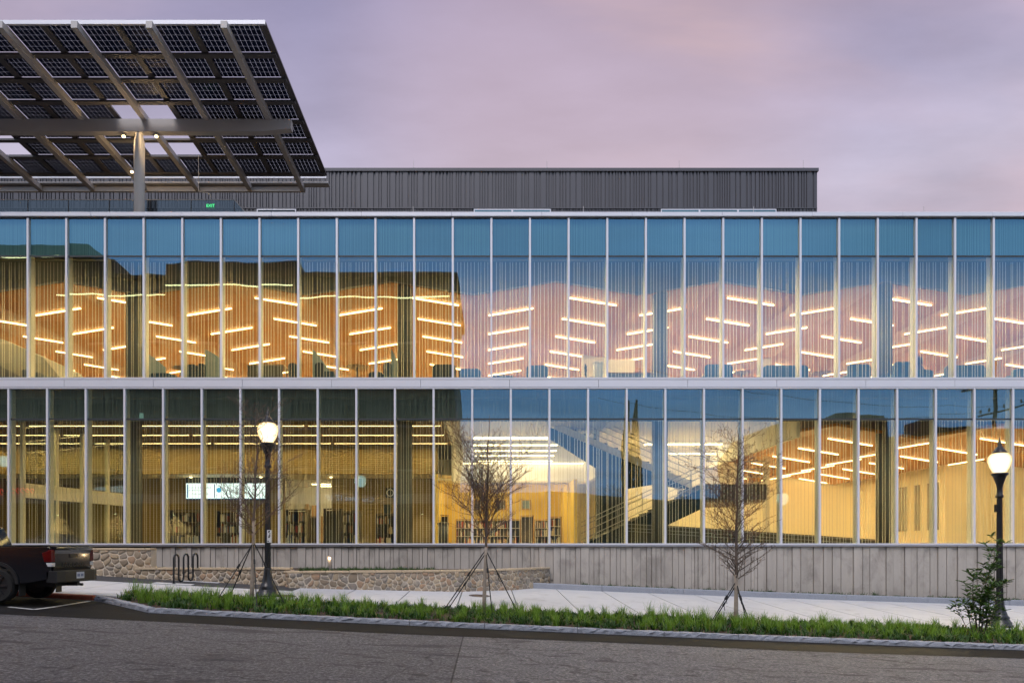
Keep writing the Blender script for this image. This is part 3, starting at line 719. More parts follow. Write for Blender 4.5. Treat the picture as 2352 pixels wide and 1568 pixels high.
def strip_light(xa, xb, za, zb, y, label, group, w=.075, mat='glow', cat='ceiling light', drop=.07):
    key = (round(xb-xa, 2), round(zb-za, 2), w, mat, drop)
    t = thing('ceiling_light', (xa, y, za), label, cat, group)
    if key not in LM:
        mb = MB(); L = xb-xa; dz = zb-za
        mb.hexa([(0, -w/2, -drop), (L, -w/2, dz-drop), (L, w/2, dz-drop), (0, w/2, -drop)], [(0, -w/2, -drop*.5), (L, -w/2, dz-drop*.5), (L, w/2, dz-drop*.5), (0, w/2, -drop*.5)])
        hb = MB(); hb.hexa([(0, -w/2, -drop*.5+.001), (L, -w/2, dz-drop*.5+.001), (L, w/2, dz-drop*.5+.001), (0, w/2, -drop*.5+.001)], [(0, -w/2, -.004), (L, -w/2, dz-.004), (L, w/2, dz-.004), (0, w/2, -.004)])
        if mat == 'glow_left':                           # slot lips added to dim the lamp in a flat view
            for ya_ in (-w/2-.012, w/2+.001): hb.box(0, L, ya_, ya_+.011, -drop-.017, -.001)
        LM[key] = (rawmesh('diffuser', mb.v, mb.f, M[mat]), rawmesh('housing', hb.v, hb.f, M['alu']))
    link('diffuser', LM[key][0], t); link('housing', LM[key][1], t)
SL = (ZR-ZV)/HP
nf = 0
for i, xr in enumerate(folds):
    for side in (-1, 1):
        xc = xr+side*HP*.515
        if not -60 < CX+F*xc/44.5 < 2412 and not -60 < CX+F*xc/30 < 2412: continue
        nf += 1
        for r in range(5 if side < 0 else 6):
            y = (31.3 if side < 0 else 30.0)+2.75*r
            if y > 45.6 or not -45 < CX+F*(xc+(-.95 if xc > 0 else .95))/y < 2400: continue
            sh = -.12*r if side > 0 else 0
            xa, xb = xc-1.02+sh*.3, xc+1.02+sh*.3
            zf = lambda q: ZR-SL*abs(q-xr)
            where = 'nearest the glass' if r == 0 else ordn[r]+' row from the glass'
            strip_light(xa, xb, zf(xa), zf(xb), y, f'light strip on {ordn[nf-1]} upper ceiling fold from the left, {where}', 'linear lights on the folded upper ceiling')
# stair wall at the far left of the upper floor
mb = MB(); mb.prism([(wx(-200, 33), wz(880, 33)), (wx(-200, 33), wz(748, 33)), (wx(10, 33), wz(780, 33)), (wx(100, 33), wz(822, 33)), (wx(150, 33), wz(880, 33))], 'y', 33, 36); obj('stair_bulkhead', mb, M['column'], lib)
mb = MB()
a, b = (wx(-10, 30), 30, wz(835, 30)), (wx(70, 30), 30, wz(878, 30)); mb.bar(a, b, .05, .05)
mb.hexa([(a[0], 29.99, a[2]-.9), (b[0], 29.99, b[2]-.9), (b[0], 30.01, b[2]-.9), (a[0], 30.01, a[2]-.9)], [(a[0], 29.99, a[2]), (b[0], 29.99, b[2]), (b[0], 30.01, b[2]), (a[0], 30.01, a[2])]); obj('stair_guard', mb, M['dark_steel'], lib)
for (a, b, y, top) in ((1337, 1392, 38, 812), (1392, 1458, 37, 826), (1745, 1770, 40, 815), (590, 612, 40, 838)):
    part('core_wall', M['well_grey'], (wx(a, y), wx(b, y), y, y+.3, FLOOR2, wz(top, y)))

# ---- ground floor, left: dark slatted ceiling, ribbed rear wall
ZC = H+5.4; XD = -1.87
part('slat_ceiling', M['wood_ceiling_dark'], (XI0, XD, 28.2, 36.2, ZC, ZC+.15))
part('ribbed_wall', M['ribbed'], (XI0, -2.6, 36.2, 36.45, wz(1088, 36.2), ZC+.1))
part('lower_soffit', M['tan'], (XI0, -2.6, 36.46, 41, wz(1088, 36.2), wz(1088, 36.2)+.1))
zs = wz(1088, 36.2)
part('recess_wall', M['ribbed'], (XI0, wx(430, 38.6), 38.6, 38.8, FL, zs), (wx(612, 38.6), wx(655, 38.6), 38.6, 38.8, FL, zs), (wx(762, 38.6), -2.6, 38.6, 38.8, FL, zs), (wx(430, 38.6), wx(612, 38.6), 38.72, 38.8, FL, zs))
part('office_wall', M['white'], (wx(640, 43), wx(790, 43), 43, 43.2, FL, zs), (wx(763, 39), wx(763, 39)+.15, 38.81, 43, FL, zs)); part('office_ceiling', M['white'], (wx(640, 43), wx(790, 43), 38.9, 43, wz(1104, 38.8), zs-.02))
for q in (1, 2): strip_light(wx(715, 40.3)+.0, wx(757, 40.3), zs-.1, zs-.1, 39.2+1.3*q, f'short light strip on the bright office ceiling, {ordn[q-1]} behind the opening', 'office ceiling lights', .10, 'glow_cove')
dr = part('office_door', M['woodfurn'], (wx(717, 43), wx(729, 43), 42.9, 42.98, FL, wz(1160, 43))); part('office_door', M['woodfurn'], (wx(702, 43), wx(709, 43), 42.9, 42.98, FL, wz(1157, 43)))
for i, (y, nm) in enumerate(((30.2, 'nearest the glass'), (32.7, 'middle of three'), (35.3, 'along the rear wall'))):
    for j in range(4):
        xa = -26.5+j*6.2; xb = min(xa+6.0, XD-.2)
        if xb-xa > 1: strip_light(xa, xb, ZC, ZC, y, f'light line in dark slatted ceiling, {nm}, {ordn[j]} run from the left', 'light lines of the dark slatted ceiling', .13, 'glow_left', drop=.012)
# vestibule partition of the entrance
ves = thing('entrance_vestibule', (wx(45, 29), 29, FL), 'cream framed glass vestibule partition inside the ground floor at far left', 'partition')
A = Vector((wx(45, 29), 29.2, 0)); B = Vector((wx(276, 34.7), 35.4, 0)); ztr = H+2.45
mb = MB(); mb.bar(A+Vector((0, 0, ztr)), B+Vector((0, 0, ztr)), .22, .62); obj('transom_beam', mb, M['mulfin'], ves)
for t in (0, .28, .52, .78, 1):
    p = A.lerp(B, t); mb = MB(); mb.box(p.x-.06, p.x+.06, p.y-.1, p.y+.1, FL, ZC); obj('post', mb, M['mulfin'], ves)
for t0, t1 in ((0, .28), (.28, .52), (.52, .78), (.78, 1)):
    p, q = A.lerp(B, t0), A.lerp(B, t1); mb = MB(); mb.bar(p+Vector((0, .1, ztr+1.7)), q+Vector((0, -.1, ztr+1.7)), .02, 2.7); obj('glass_pane', mb, M['glass_clear'], ves)
    mb = MB(); mb.bar(p+Vector((0, .1, FL+1.05)), q+Vector((0, -.1, FL+1.05)), .02, 2.1); obj('glass_pane', mb, M['glass_clear'], ves)
p = A.lerp(B, .35); mb = MB(); mb.box(wx(100, 37), wx(133, 37), 37.9, 38, FL, wz(1110, 37)); obj('inner_door', mb, M['shelfdark'], ves)
def exit_sign(x, y, z, w, label, face='exit_glow', txt=True):
    t = thing('exit_sign', (x, y, z), label, 'exit sign')
    mb = MB(); mb.box(x-w/2, x+w/2, y, y+.05, z, z+w*.62); obj('panel', mb, M['exit_dim'], t)
    if txt: text('lettering', 'EXIT', w*.52, (x, y-.006, z+w*.31), (math.pi/2, 0, 0), M['exit_glow'], t, .003)
    return t
exit_sign(wx(187, 33.5), 33.5, wz(1004, 33.5), .34, 'small green exit sign on the entrance vestibule inside the ground floor')
# ---- ground floor, middle: double height white well, yellow room
part('well_wall', M['white'], (XD, XD+.12, 28.7, 36.5, ZC-.0, CEIL1-.07), (XD, XD+.12, 36.2, 38, wz(1125, 42), ZC))
part('well_wall', M['white'], (wx(1342, 38), wx(1342, 38)+.2, 34.2, 38, wz(1125, 42), CEIL1-.07))
part('well_header', M['white'], (XD, wx(1345, 38), 38, 38.2, wz(1125, 42), CEIL1-.07))
zs2 = wz(1125, 42)
part('yellow_room_wall', M['yellow'], (-2.6, wx(1300, 42), 42, 42.2, FL, zs2+.5), (-2.8, -2.6, 36.2, 42.2, FL, zs2+.5), (wx(1308, 37), wx(1308, 37)+.2, 35.2, 42, FL, zs2))
part('yellow_room_ceiling', M['cream'], (-2.6, wx(1300, 42), 38.2, 42, zs2+.5, zs2+.6)); part('well_soffit', M['tan'], (-2.6, XD, 36.2, 38, zs2+.02, zs2+.12), (XD, wx(1342, 38), 37.2, 38, zs2-.001, zs2+.1))
for q in range(3): strip_light(-1.7+1.9*q, -.5+1.9*q, zs2+.5, zs2+.5, 38.5, f'{["left", "middle", "right"][q]} added unseen light in the yellow room ceiling behind the white header', 'added unseen lights of the yellow room', .30, 'glow_recess')  # unseen lamps added behind the header to brighten the yellow room
for q in range(4): strip_light(wx(440+160*q, 37.6), wx(445+160*q, 37.6), zs-.0, zs-.0, 37.4, f'{ordn[q]} small recessed light from the left in the low soffit over the bookcases', 'recessed lights over the bookcases', .14, 'glow_recess')
for i, (y, z0, a, b) in enumerate(((31.2, 5.05, 1088, 1262), (33.0, 5.0, 1085, 1280), (34.6, 4.95, 1090, 1278), (36.1, 4.9, 1093, 1272), (37.5, 4.8, 1096, 1268))):
    strip_light(wx(a, y), wx(b, y), H+z0, H+z0, y, f'{ordn[i]} long pendant light of the white double-height well, counted from the glass', 'pendant lights of the white well', .16 if i else .5, 'glow_soft')
strip_light(wx(1065, 37.9), wx(1340, 37.9), wz(1062, 37.9), wz(1062, 37.9), 37.85, 'thin lowest light line across the white well above the yellow room', 'pendant lights of the white well', .04, 'glow_soft')
for i, (a, b, t, lab) in enumerate(((1089, 1107, 1148, 'framed portrait on the yellow wall left of the bare tree'), (1143, 1162, 1148, 'framed portrait on the yellow wall just right of the tree trunk'), (1198, 1219, 1147, 'framed portrait with pale blue figure, rightmost on the yellow wall'))):
    y = 41.9; t_ = thing('framed_picture', (wx(a, y), y, wz(1170, y)), lab, 'picture', 'portraits on the yellow wall')
    mb = MB(); mb.box(wx(a, y), wx(b, y), y, y+.06, wz(1170, y), wz(t, y)); obj('frame', mb, M['woodfurn'], t_)
    mb = MB(); mb.box(wx(a+2, y), wx(b-2, y), y-.02, y-.005, wz(1167, y), wz(t+2.5, y)); obj('print', mb, plain('portrait_print', [(.05, .06, .07), (.06, .06, .06), (.10, .15, .2)][i], .5, 0, .9, 5), t_)
# ---- staircase in front of the dark well
st = thing('staircase', (wx(1620, 32), 32, FL), 'switchback staircase with pale underside and thin railings behind the glass', 'staircase')
def flight(p0, p1, y0, y1, th, mat, name):
    mb = MB(); mb.hexa([(p0[0], y0, p0[1]-th), (p1[0], y0, p1[1]-th), (p1[0], y1, p1[1]-th), (p0[0], y1, p0[1]-th)], [(p0[0], y0, p0[1]), (p1[0], y0, p1[1]), (p1[0], y1, p1[1]), (p0[0], y1, p0[1])]); return obj(name, mb, mat, st)
YA, YB = 33.4, 31.0
a0 = (wx(1275, YA), wz(969, YA)); a1 = (wx(1590, YA), wz(1106, YA))
b0 = (wx(1335, YB), wz(1252, YB)); b1 = (wx(1615, YB), wz(1120, YB))
flight(a0, a1, YA, YA+.08, .34, M['cream'], 'stringer'); flight(a0, a1, YA+1.7, YA+1.78, .34, M['cream'], 'stringer'); flight(a0, a1, YA+.09, YA+1.69, .2, M['darkfab'], 'flight_soffit')
flight(b0, b1, YB, YB+.08, .92, M['darkfab'], 'stringer'); flight(b0, b1, YB+1.7, YB+1.78, .75, M['shelfdark'], 'stringer'); flight(b0, b1, YB+.09, YB+1.69, .2, M['column'], 'flight_soffit')
mb = MB(); mb.box(wx(1615, YB), wx(1762, YB), YB, YA+1.78, wz(1146, YB), wz(1111, YB)); obj('landing', mb, M['shelfdark'], st)
mb = MB(); mb.box(wx(1615, YB)+.05, wx(1758, YB), YB+.1, YA+1.7, wz(1146, YB)-.12, wz(1146, YB)-.003); obj('landing_soffit', mb, M['woodfurn'], st)
def rails(p0, p1, y, offs, name='rail', r=.022):
    for o_ in offs:
        mb = MB(); mb.tube([(p0[0], y, p0[1]+o_), (p1[0], y, p1[1]+o_)], r, 5); obj(name, mb, M['steel_paint'], st)
rails(a0, a1, YA, (.25, .55, .85, 1.05)); rails(b0, b1, YB, (.25, .55, .85, 1.05))
rails((wx(1622, YB), wz(1112, YB)), (wx(1760, YB), wz(1112, YB)), YB, (.35, .7, 1.05))
for k in range(5):
    for q0, q1, y in ((a0, a1, YA), (b0, b1, YB)):
        t = (k+.5)/5; x = q0[0]+(q1[0]-q0[0])*t; z = q0[1]+(q1[1]-q0[1])*t; mb = MB(); mb.tube([(x, y, z), (x, y, z+1.05)], .02, 5); obj('baluster', mb, M['steel_paint'], st)
nst = 13
for q0, q1, y in ((a0, a1, YA), (b0, b1, YB)):
    for k in range(nst):
        xa = q0[0]+(q1[0]-q0[0])*k/nst; xb = q0[0]+(q1[0]-q0[0])*(k+1)/nst; z = q0[1]+(q1[1]-q0[1])*(k+.5)/nst; mb = MB(); mb.box(xa, xb, y+.09, y+1.69, z-.06, z); obj('tread', mb, M['column'], st)
# wall behind the stair and long light over it
part('stair_wall', M['cream'], (wx(1425, 41), wx(1762, 37.5), 41, 41.2, FL, CEIL1-.07))
q_ = lambda px, py: (wx(px, 33.2), wz(py, 33.2))
mb = MB(); mb.prism([(wx(1369, 33.2), FL), (wx(1440, 33.2), FL), q_(1440, 1122), q_(1500, 1112), q_(1592, 1124), q_(1262, 980), q_(1262, 1006), q_(1369, 1074)], 'y', 33.2, 33.36); obj('shade_panel', mb, M['darkfab'], lib)  # added dark sheet, its colour stands in for the unlit stair underside
strip_light(wx(1532, 39), wx(1752, 39), wz(1040, 39), wz(1040, 39), 39, 'long bright light line on the cream wall above the staircase', 'stair hall lights', .12, 'glow_cove')
strip_light(wx(1480, 38), wx(1740, 38), wz(1018, 38), wz(1018, 38), 38, 'wide bright cove light high above the staircase', 'stair hall lights', .35, 'glow_cove')
# ---- ground floor, right: folded timber ceiling and tan walls
XRl = 14.75; ZR2, ZV2 = H+5.12, H+4.56
for j, xr in enumerate((XRl, XRl+PER, XRl+2*PER)):
    fold(max(xr-HP, 13.2), ZV2 if j else ZR2-(ZR2-ZV2)/HP*(xr-13.2), xr, ZR2, 28.75, 49.5); fold(xr, ZR2, xr+HP, ZV2, 28.75, 49.5)
    for r in range(7):
        y = 31+3.0*r; 
        if y > 49.3 or CX+F*(xr+.75)/y > 2400 or (y > 39.8 and xr > 26): continue
        s = (ZR2-ZV2)/HP; xa, xb = xr+.75, xr+2.75; lab = 'nearest the glass' if r == 0 else ordn[r]+' row from the glass'
        strip_light(xa, xb, ZR2-s*(xa-xr), ZR2-s*(xb-xr), y, f'light strip on {ordn[j]} falling fold of ground floor ceiling, {lab}', 'linear lights on the folded ground floor ceiling', .065, 'glow_room')
        if r < 6:
            xa, xb = xr-2.55, xr-.55
            if xa > 13.3 and CX+F*xa/(y+1.5) < 2390 and (y < 38 or xr < 26): strip_light(xa, xb, ZR2-s*(xr-xa), ZR2-s*(xr-xb), y+1.5, f'thin strip on {ordn[j]} rising fold of ground floor ceiling, {lab}', 'linear lights on the folded ground floor ceiling', .035, 'glow_room')
part('right_room_wall', M['tan'], (wx(1530, 43.5), wx(1766, 43.5), 41.8-.9, 41-.02, FL, wz(1135, 41)))
part('right_room_wall', M['tan'], (wx(2172, 40), XI1, 40, 40.25, FL, ZR2)); part('right_room_wall', M['tan'], (wx(2172, 40), wx(2172, 40)+.2, 40.26, 49.5, FL, ZR2))
part('divider_wall', M['cream'], (wx(1757, 36), wx(1757, 36)+.22, 36, 36.3, FL, ZR2-.3))
for a, b in ((2063, 2084), (2101, 2113), (2131, 2157)):
    xw_ = wx(2172, 40); part('tall_window', M['shelfdark'], (xw_-.05, xw_-.002, xw_*F/(b-CX), xw_*F/(a-CX), wz(1218, 43), wz(1115, 43)))
zz_ = ZR2-(ZR2-ZV2)/HP*(XRl-13.2); part('ceiling_fascia', M['cream'], (13.05, 13.19, 28.75, 49.5, zz_-.22, zz_+.16), (13.05, 13.19, 28.75, 49.5, zz_+.17, CEIL1))
cn = thing('reading_counter', (wx(1780, 30), 30, FL), 'long dark low balustrade sloping along the foot of the right-hand glass', 'balustrade')
mb = MB(); mb.hexa([(wx(1440, 30), 30, FL), (wx(2010, 30), 30, FL), (wx(2010, 30), 30.1, FL), (wx(1440, 30), 30.1, FL)], [(wx(1440, 30), 30, wz(1200, 30)), (wx(2010, 30), 30, wz(1238, 30)), (wx(2010, 30), 30.1, wz(1238, 30)), (wx(1440, 30), 30.1, wz(1200, 30))]); obj('panel', mb, M['shelfdark'], cn)
for dz in (.05, .22, .36):
    mb = MB(); mb.bar((wx(1440, 29.9), 29.93, wz(1200, 30)-dz), (wx(2010, 29.9), 29.93, wz(1238, 30)-dz), .03, .02); obj('rail', mb, M['steel_paint'], cn)
# digital sign
sg = thing('digital_sign', (wx(520, 38), 38, wz(1145, 38)), 'wide white digital sign with blue text hung over the bookcases', 'sign')
X0, X1, Z0, Z1 = wx(428, 38), wx(614, 38), wz(1144, 38), wz(1109.5, 38)
mb = MB(); mb.box(X0-.03, X1+.03, 38, 38.12, Z0-.06, Z1+.5); obj('backing', mb, M['darkfab'], sg)
mb = MB(); mb.box(X0, X1, 37.97, 37.99, Z0, Z1); obj('screen', mb, M['screen'], sg)
w3 = (X1-X0)/3; hh = Z1-Z0
mb = MB()
for k in range(3): mb.box(X0+w3*k+.05, X0+w3*k+.11, 37.955, 37.965, Z0+.04, Z1-.05)
mb.box(X0, X1, 37.955, 37.965, Z0-.035, Z0-.005); obj('blue_bar', mb, M['screen_blue'], sg)
for s_, z in (('FOOD IS NOT ALLOWED', .70), ('IN THIS FACILITY', .52), ('COVERED DRINKS ONLY', .29)):
    text('lettering', s_, .115, (X0+.16, 37.955, Z0+hh*z), (math.pi/2, 0, 0), M['screen_text'], sg, .002, 'LEFT', .92)
mb = MB(); mb.lathe([(.14, 0), (.14, .01)], 0, 0, 0, 20); mb.v = [(X0+w3*1.22+x, 37.955-z, Z0+hh*.55+y) for x, y, z in mb.v]; obj('logo', mb, M['screen_light_blue'], sg)
text('lettering', 'DURHAM COUNTY', .115, (X0+w3*1.36, 37.955, Z0+hh*.52), (math.pi/2, 0, 0), M['screen_text'], sg, .002, 'LEFT', .8)
# ================================================================== ROOFTOP
ph = tag(part('penthouse_wall', M['cladding'], (wx(-300, 36), wx(1878, 36), 36.06, 50, wz(505, 36), wz(388, 36))))
rp = random.Random(9); mb = MB(); x = wx(-200, 36); xe = wx(1876, 36); zlo, zsm, ztp = wz(477, 36), wz(479, 36), wz(394, 36)
while x < xe:
    w = rp.choice([.07, .07, .08, .10, .16, .26]); gap = rp.choice([.05, .06, .06, .09, .12])
    mb.box(x, min(x+w, xe), 36.0, 36.07, zlo, ztp); x += w+gap
tag(obj('cladding_ribs', mb, M['cladding'], ph), kind='stuff')
mb = MB(); x = wx(-200, 36)
while x < xe:
    w = rp.choice([.05, .06, .08, .12]); mb.box(x, min(x+w, xe), 36.02, 36.07, wz(500, 36), zsm); x += w+rp.choice([.06, .08, .12])
tag(obj('lower_ribs', mb, M['cladding'], ph), kind='stuff')
mb = MB(); mb.box(wx(-300, 36), xe+.08, 35.94, 36.3, wz(394, 36), wz(387, 36)); obj('roof_edge', mb, M['cladding'], ph)
mb = MB(); mb.box(wx(-300, 36), xe+.02, 35.99, 36.06, zlo-.045, zlo-.002); obj('seam', mb, M['cladding'], ph)
for a, b, n in ((1088, 1265, 2), (1518, 1783, 3), (590, 680, 1)):
    xa, xb = wx(a, 35.95), wx(b, 35.95); w = part('penthouse_window', M['alu'], (xa, xb, 35.93, 36.0, wz(505, 36), wz(481.5, 36)))
    for k in range(n):
        s = (xb-xa)/n; mb = MB(); mb.box(xa+s*k+.05, xa+s*(k+1)-.05, 35.915, 35.925, wz(504, 36), wz(484, 36)); obj('window_pane', mb, M['glass_dark'] if n == 1 else M['spandrel'], w)
def rod(px, Z, y0, y1, label):
    t = thing('lightning_rod', (wx(px, Z), Z, wz(y0, Z)), label, 'lightning rod', 'lightning rods on the roof edges')
    mb = MB(); mb.tube([(wx(px, Z), Z, wz(y0, Z)), (wx(px, Z), Z, wz(y1, Z))], .011, 5); obj('rod', mb, M['steel_paint'], t)
    mb = MB(); mb.box(wx(px, Z)-.04, wx(px, Z)+.04, Z-.04, Z+.04, wz(y0, Z)-.01, wz(y0, Z)+.03); obj('foot', mb, M['steel_paint'], t)
for px, l in ((950, 'leftmost'), (1256, 'second from the left'), (1560, 'third from the left'), (1845, 'rightmost')): rod(px, 36.1, 387, 369, f'thin lightning rod on the dark penthouse roof, {l}')
for px, l in ((949, 'leftmost, above the dark cladding'), (1340, 'between the two penthouse windows'), (1731, 'in front of the wide penthouse window'), (2122, 'rightmost, against open sky')): rod(px, 27.15, 491, 474, f'thin lightning rod on the silver parapet, {l}')
# ---- glass guardrail
gr = thing('glass_guardrail', (wx(300, 29.3), 29.3, ZT0), 'glass roof guardrail with slim steel cap under the solar canopy', 'guardrail')
ed = [64-93.6*k for k in range(4, 0, -1)]+[64, 157, 251, 345, 439, 538]
zt_ = wz(460, 29.3)
for a, b in zip(ed, ed[1:]):
    mb = MB(); mb.box(wx(a, 29.3)+.012, wx(b, 29.3)-.012, 29.3, 29.32, ZT0, zt_); obj('glass_pane', mb, M['glass_blue'], gr)
    mb = MB(); mb.box(wx(b, 29.3)-.012, wx(b, 29.3)+.012, 29.28, 29.34, ZT0, zt_); obj('post', mb, M['dark_steel'], gr)
mb = MB(); mb.prism([(wx(539, 29.3), ZT0), (wx(564, 29.3), ZT0), (wx(563, 29.3), wz(489, 29.3)), (wx(539, 29.3), zt_)], 'y', 29.3, 29.32); obj('glass_pane', mb, M['glass_blue'], gr)
mb = MB(); mb.bar((wx(ed[0], 29.3), 29.31, zt_+.015), (wx(538.5, 29.3), 29.31, zt_+.015), .05, .03); mb.bar((wx(538.5, 29.3), 29.31, zt_+.012), (wx(564, 29.3), 29.31, wz(488, 29.3)), .05, .03); obj('rail', mb, M['steel_paint'], gr)
# ---- solar canopy
can = thing('solar_canopy', (wx(320, 29), 29, ZT0), 'large flat solar panel canopy on a white steel column above the roof', 'solar canopy')
def zb(y): return H+18.06-.036*(y-24)
XB_ = [-9.15-2.605*k for k in range(8)]
BD = .24
for x in XB_:
    mb = MB(); mb.hexa([(x-.11, 23.75, zb(23.75)), (x+.11, 23.75, zb(23.75)), (x+.11, 34, zb(34)), (x-.11, 34, zb(34))], [(x-.11, 23.75, zb(23.75)+BD), (x+.11, 23.75, zb(23.75)+BD), (x+.11, 34, zb(34)+BD), (x-.11, 34, zb(34)+BD)])
    b = obj('beam', mb, M['steel_paint'], can)
    for y in (25.4, 26.7, 27.95, 30.4, 31.65):
        mb = MB(); mb.box(x-.13, x+.13, y-.07, y+.07, zb(y)+BD-.09, zb(y)+BD+.10); obj('clip', mb, M['steel_paint'], b)
ZS = [24.05, 25.40, 26.68, 27.94, 29.16, 30.40, 31.62, 33.0]
XE = -7.88; XC = [XE]+[XB_[0]-1.3025*k for k in range(15)]
zp = lambda y: zb(y)+BD+.10
for x in [XE]+[v-1.3025 for v in XB_]:
    mb = MB(); mb.hexa([(x-.12, 24.0, zp(24)-.02), (x+.12, 24.0, zp(24)-.02), (x+.12, 33.15, zp(33.15)-.02), (x-.12, 33.15, zp(33.15)-.02)], [(x-.12, 24.0, zp(24)+.05), (x+.12, 24.0, zp(24)+.05), (x+.12, 33.15, zp(33.15)+.05), (x-.12, 33.15, zp(33.15)+.05)]); obj('rafter', mb, M['dark_steel'], can)
for i, y in enumerate(ZS[1:]):
    mb = MB(); mb.box(-28, XE+.06, y-.11, y+.11, zp(y)-.10, zp(y)-.022); obj('purlin', mb, M['dark_steel'], can)
mb = MB(); mb.box(-28, XE+.1, 23.96, 24.04, zp(24)-.04, zp(24)+.10); obj('fascia', mb, M['alu'], can)
mb = MB(); mb.box(-28, XB_[0]+.11, 33.9, 34.05, zb(34)-.02, zb(34)+.22); obj('rear_beam', mb, M['steel_paint'], can)
mb = MB(); mb.box(-28, XE, 33.5, 33.58, zb(34)+.42, zb(34)+.50); obj('gutter', mb, M['alu'], can)
mb = MB(); mb.box(-28, XE+.05, 33.7, 34.1, zb(34)+.27, zb(34)+.36); obj('rear_flashing', mb, M['steel_paint'], can)
# panels: light-passing backing with dark cells
nxc, nyc = 7, 5
def panel_mesh(w, d):
    bk = MB(); bk.box(-w/2, w/2, -d/2, d/2, .0, .006)
    ce = MB(); gx, gy = .0068, .0075
    cw, ch = w/nxc, d/nyc
    for i in range(nxc):
        for j in range(nyc):
            xa, ya = -w/2+cw*i, -d/2+ch*j; ce.box(xa+gx/2, xa+cw-gx/2, ya+gy/2, ya+ch-gy/2, -.004, -.0005)
    return rawmesh('backing', bk.v, bk.f, M['pv_glass']), rawmesh('cells', ce.v, ce.f, M['pv_cell'])
PM = {}
for ci, (xr_, xl_) in enumerate(zip(XC, XC[1:])):
    for ri, (ya, yb) in enumerate(zip(ZS, ZS[1:])):
        cxm = (xr_+xl_)/2
        if ri in (3, 4, 5) and -15.7 < cxm < -13.05: continue
        if ri in (4, 5) and -23.5 < cxm < -20.8: continue
        w = xr_-xl_-.03; d = yb-ya-.03; key = (round(w, 3), round(d, 3))
        if key not in PM: PM[key] = panel_mesh(w, d)
        ym = (ya+yb)/2
        o = link('solar_panel', PM[key][0], can, Vector((cxm, ym, zp(ym)+.07))-origin_of(can), (math.atan(-.036), 0, 0))
        tag(link('cells', PM[key][1], o), kind='stuff')
GY = 28.6
mb = MB(); zg0, zg1 = wz(302, GY), wz(272, GY); xe = wx(668, GY)
mb.add([(-28, GY, zg0), (xe-1.2, GY, zg0), (xe, GY, zg0+.12), (xe, GY, zg1-.02), (-28, GY, zg1-.02)]+[(-28, GY+.3, zg0), (xe-1.2, GY+.3, zg0), (xe, GY+.3, zg0+.12), (xe, GY+.3, zg1-.02), (-28, GY+.3, zg1-.02)],
       [(0,1,2,3,4), (9,8,7,6,5), (0,5,6,1), (1,6,7,2), (2,7,8,3), (3,8,9,4), (4,9,5,0)])
obj('girder', mb, M['steel_paint'], can)
mb = MB(); mb.lathe([(.215, ZT0-.1), (.215, zg0-.6), (.2, zg0-.35), (.13, zg0-.05), (.13, zg0+.02)], wx(320, 28.75), 28.75, 0, 20); obj('column', mb, plain('white_column_paint', (.82, .78, .72), .5, 0, .04), can, True)
for px, py, Z, lab in ((283, 306, 28.75, 'left of the column top'), (358, 306, 28.75, 'right of the column top'), (302, 388, 31.5, 'hanging lower beside the column')):
    t = thing('spotlight', (wx(px, Z), Z, wz(py, Z)), 'small lit spotlight under the solar canopy, '+lab, 'spotlight', 'spotlights under the solar canopy')
    x, z = wx(px, Z), wz(py, Z)
    mb = MB(); mb.tube([(x, Z, z+.02), (x+.04, Z-.04, z-.16)], [.06, .075], 10); obj('body', mb, M['steel_paint'], t)
    mb = MB(); mb.tube([(x+.04, Z-.04, z-.161), (x+.045, Z-.045, z-.18)], [.065, .06], 10); obj('lens', mb, M['spot_glow'], t)
    mb = MB(); mb.tube([(x, Z, z), (x, Z, (zg0 if Z < 30 else zb(Z)))], .012, 5); obj('stem', mb, M['dark_steel'], t)
    l = bpy.data.lights.new('spotlight_lamp', 'POINT'); l.energy = 28; l.color = (1, .68, .34); l.shadow_soft_size = .03
    lo = bpy.data.objects.new('spotlight_lamp', l); C.objects.link(lo); lo.parent = t; lo.location = (.06, -.06, -.26)
es = exit_sign(wx(483.5, 31), 31, wz(478.5, 31), .36, 'green illuminated exit sign hung on a conduit behind the glass guardrail')
mb = MB(); x = wx(483.5, 31); mb.tube([(x, 31.02, wz(466, 31)), (x, 31.02, wz(449, 31)), (x-.12, 31.02, wz(442, 31)), (x-.55, 31.02, wz(440, 31)), (x-.55, 31.02, zb(31))], .014, 5); obj('conduit', mb, M['steel_paint'], es)
mb = MB(); x = wx(300, 33); mb.tube([(x+.3, 33.4, zb(33)), (x+.25, 33.4, wz(437, 33)), (x, 33.4, wz(448, 33)), (x-.1, 33.4, wz(470, 33)), (x-.1, 33.4, wz(500, 33))], .02, 5)
tag(obj('roof_conduit', mb, M['dark_steel']), 'thin bent conduit running down behind the guardrail left of the white column', 'conduit')

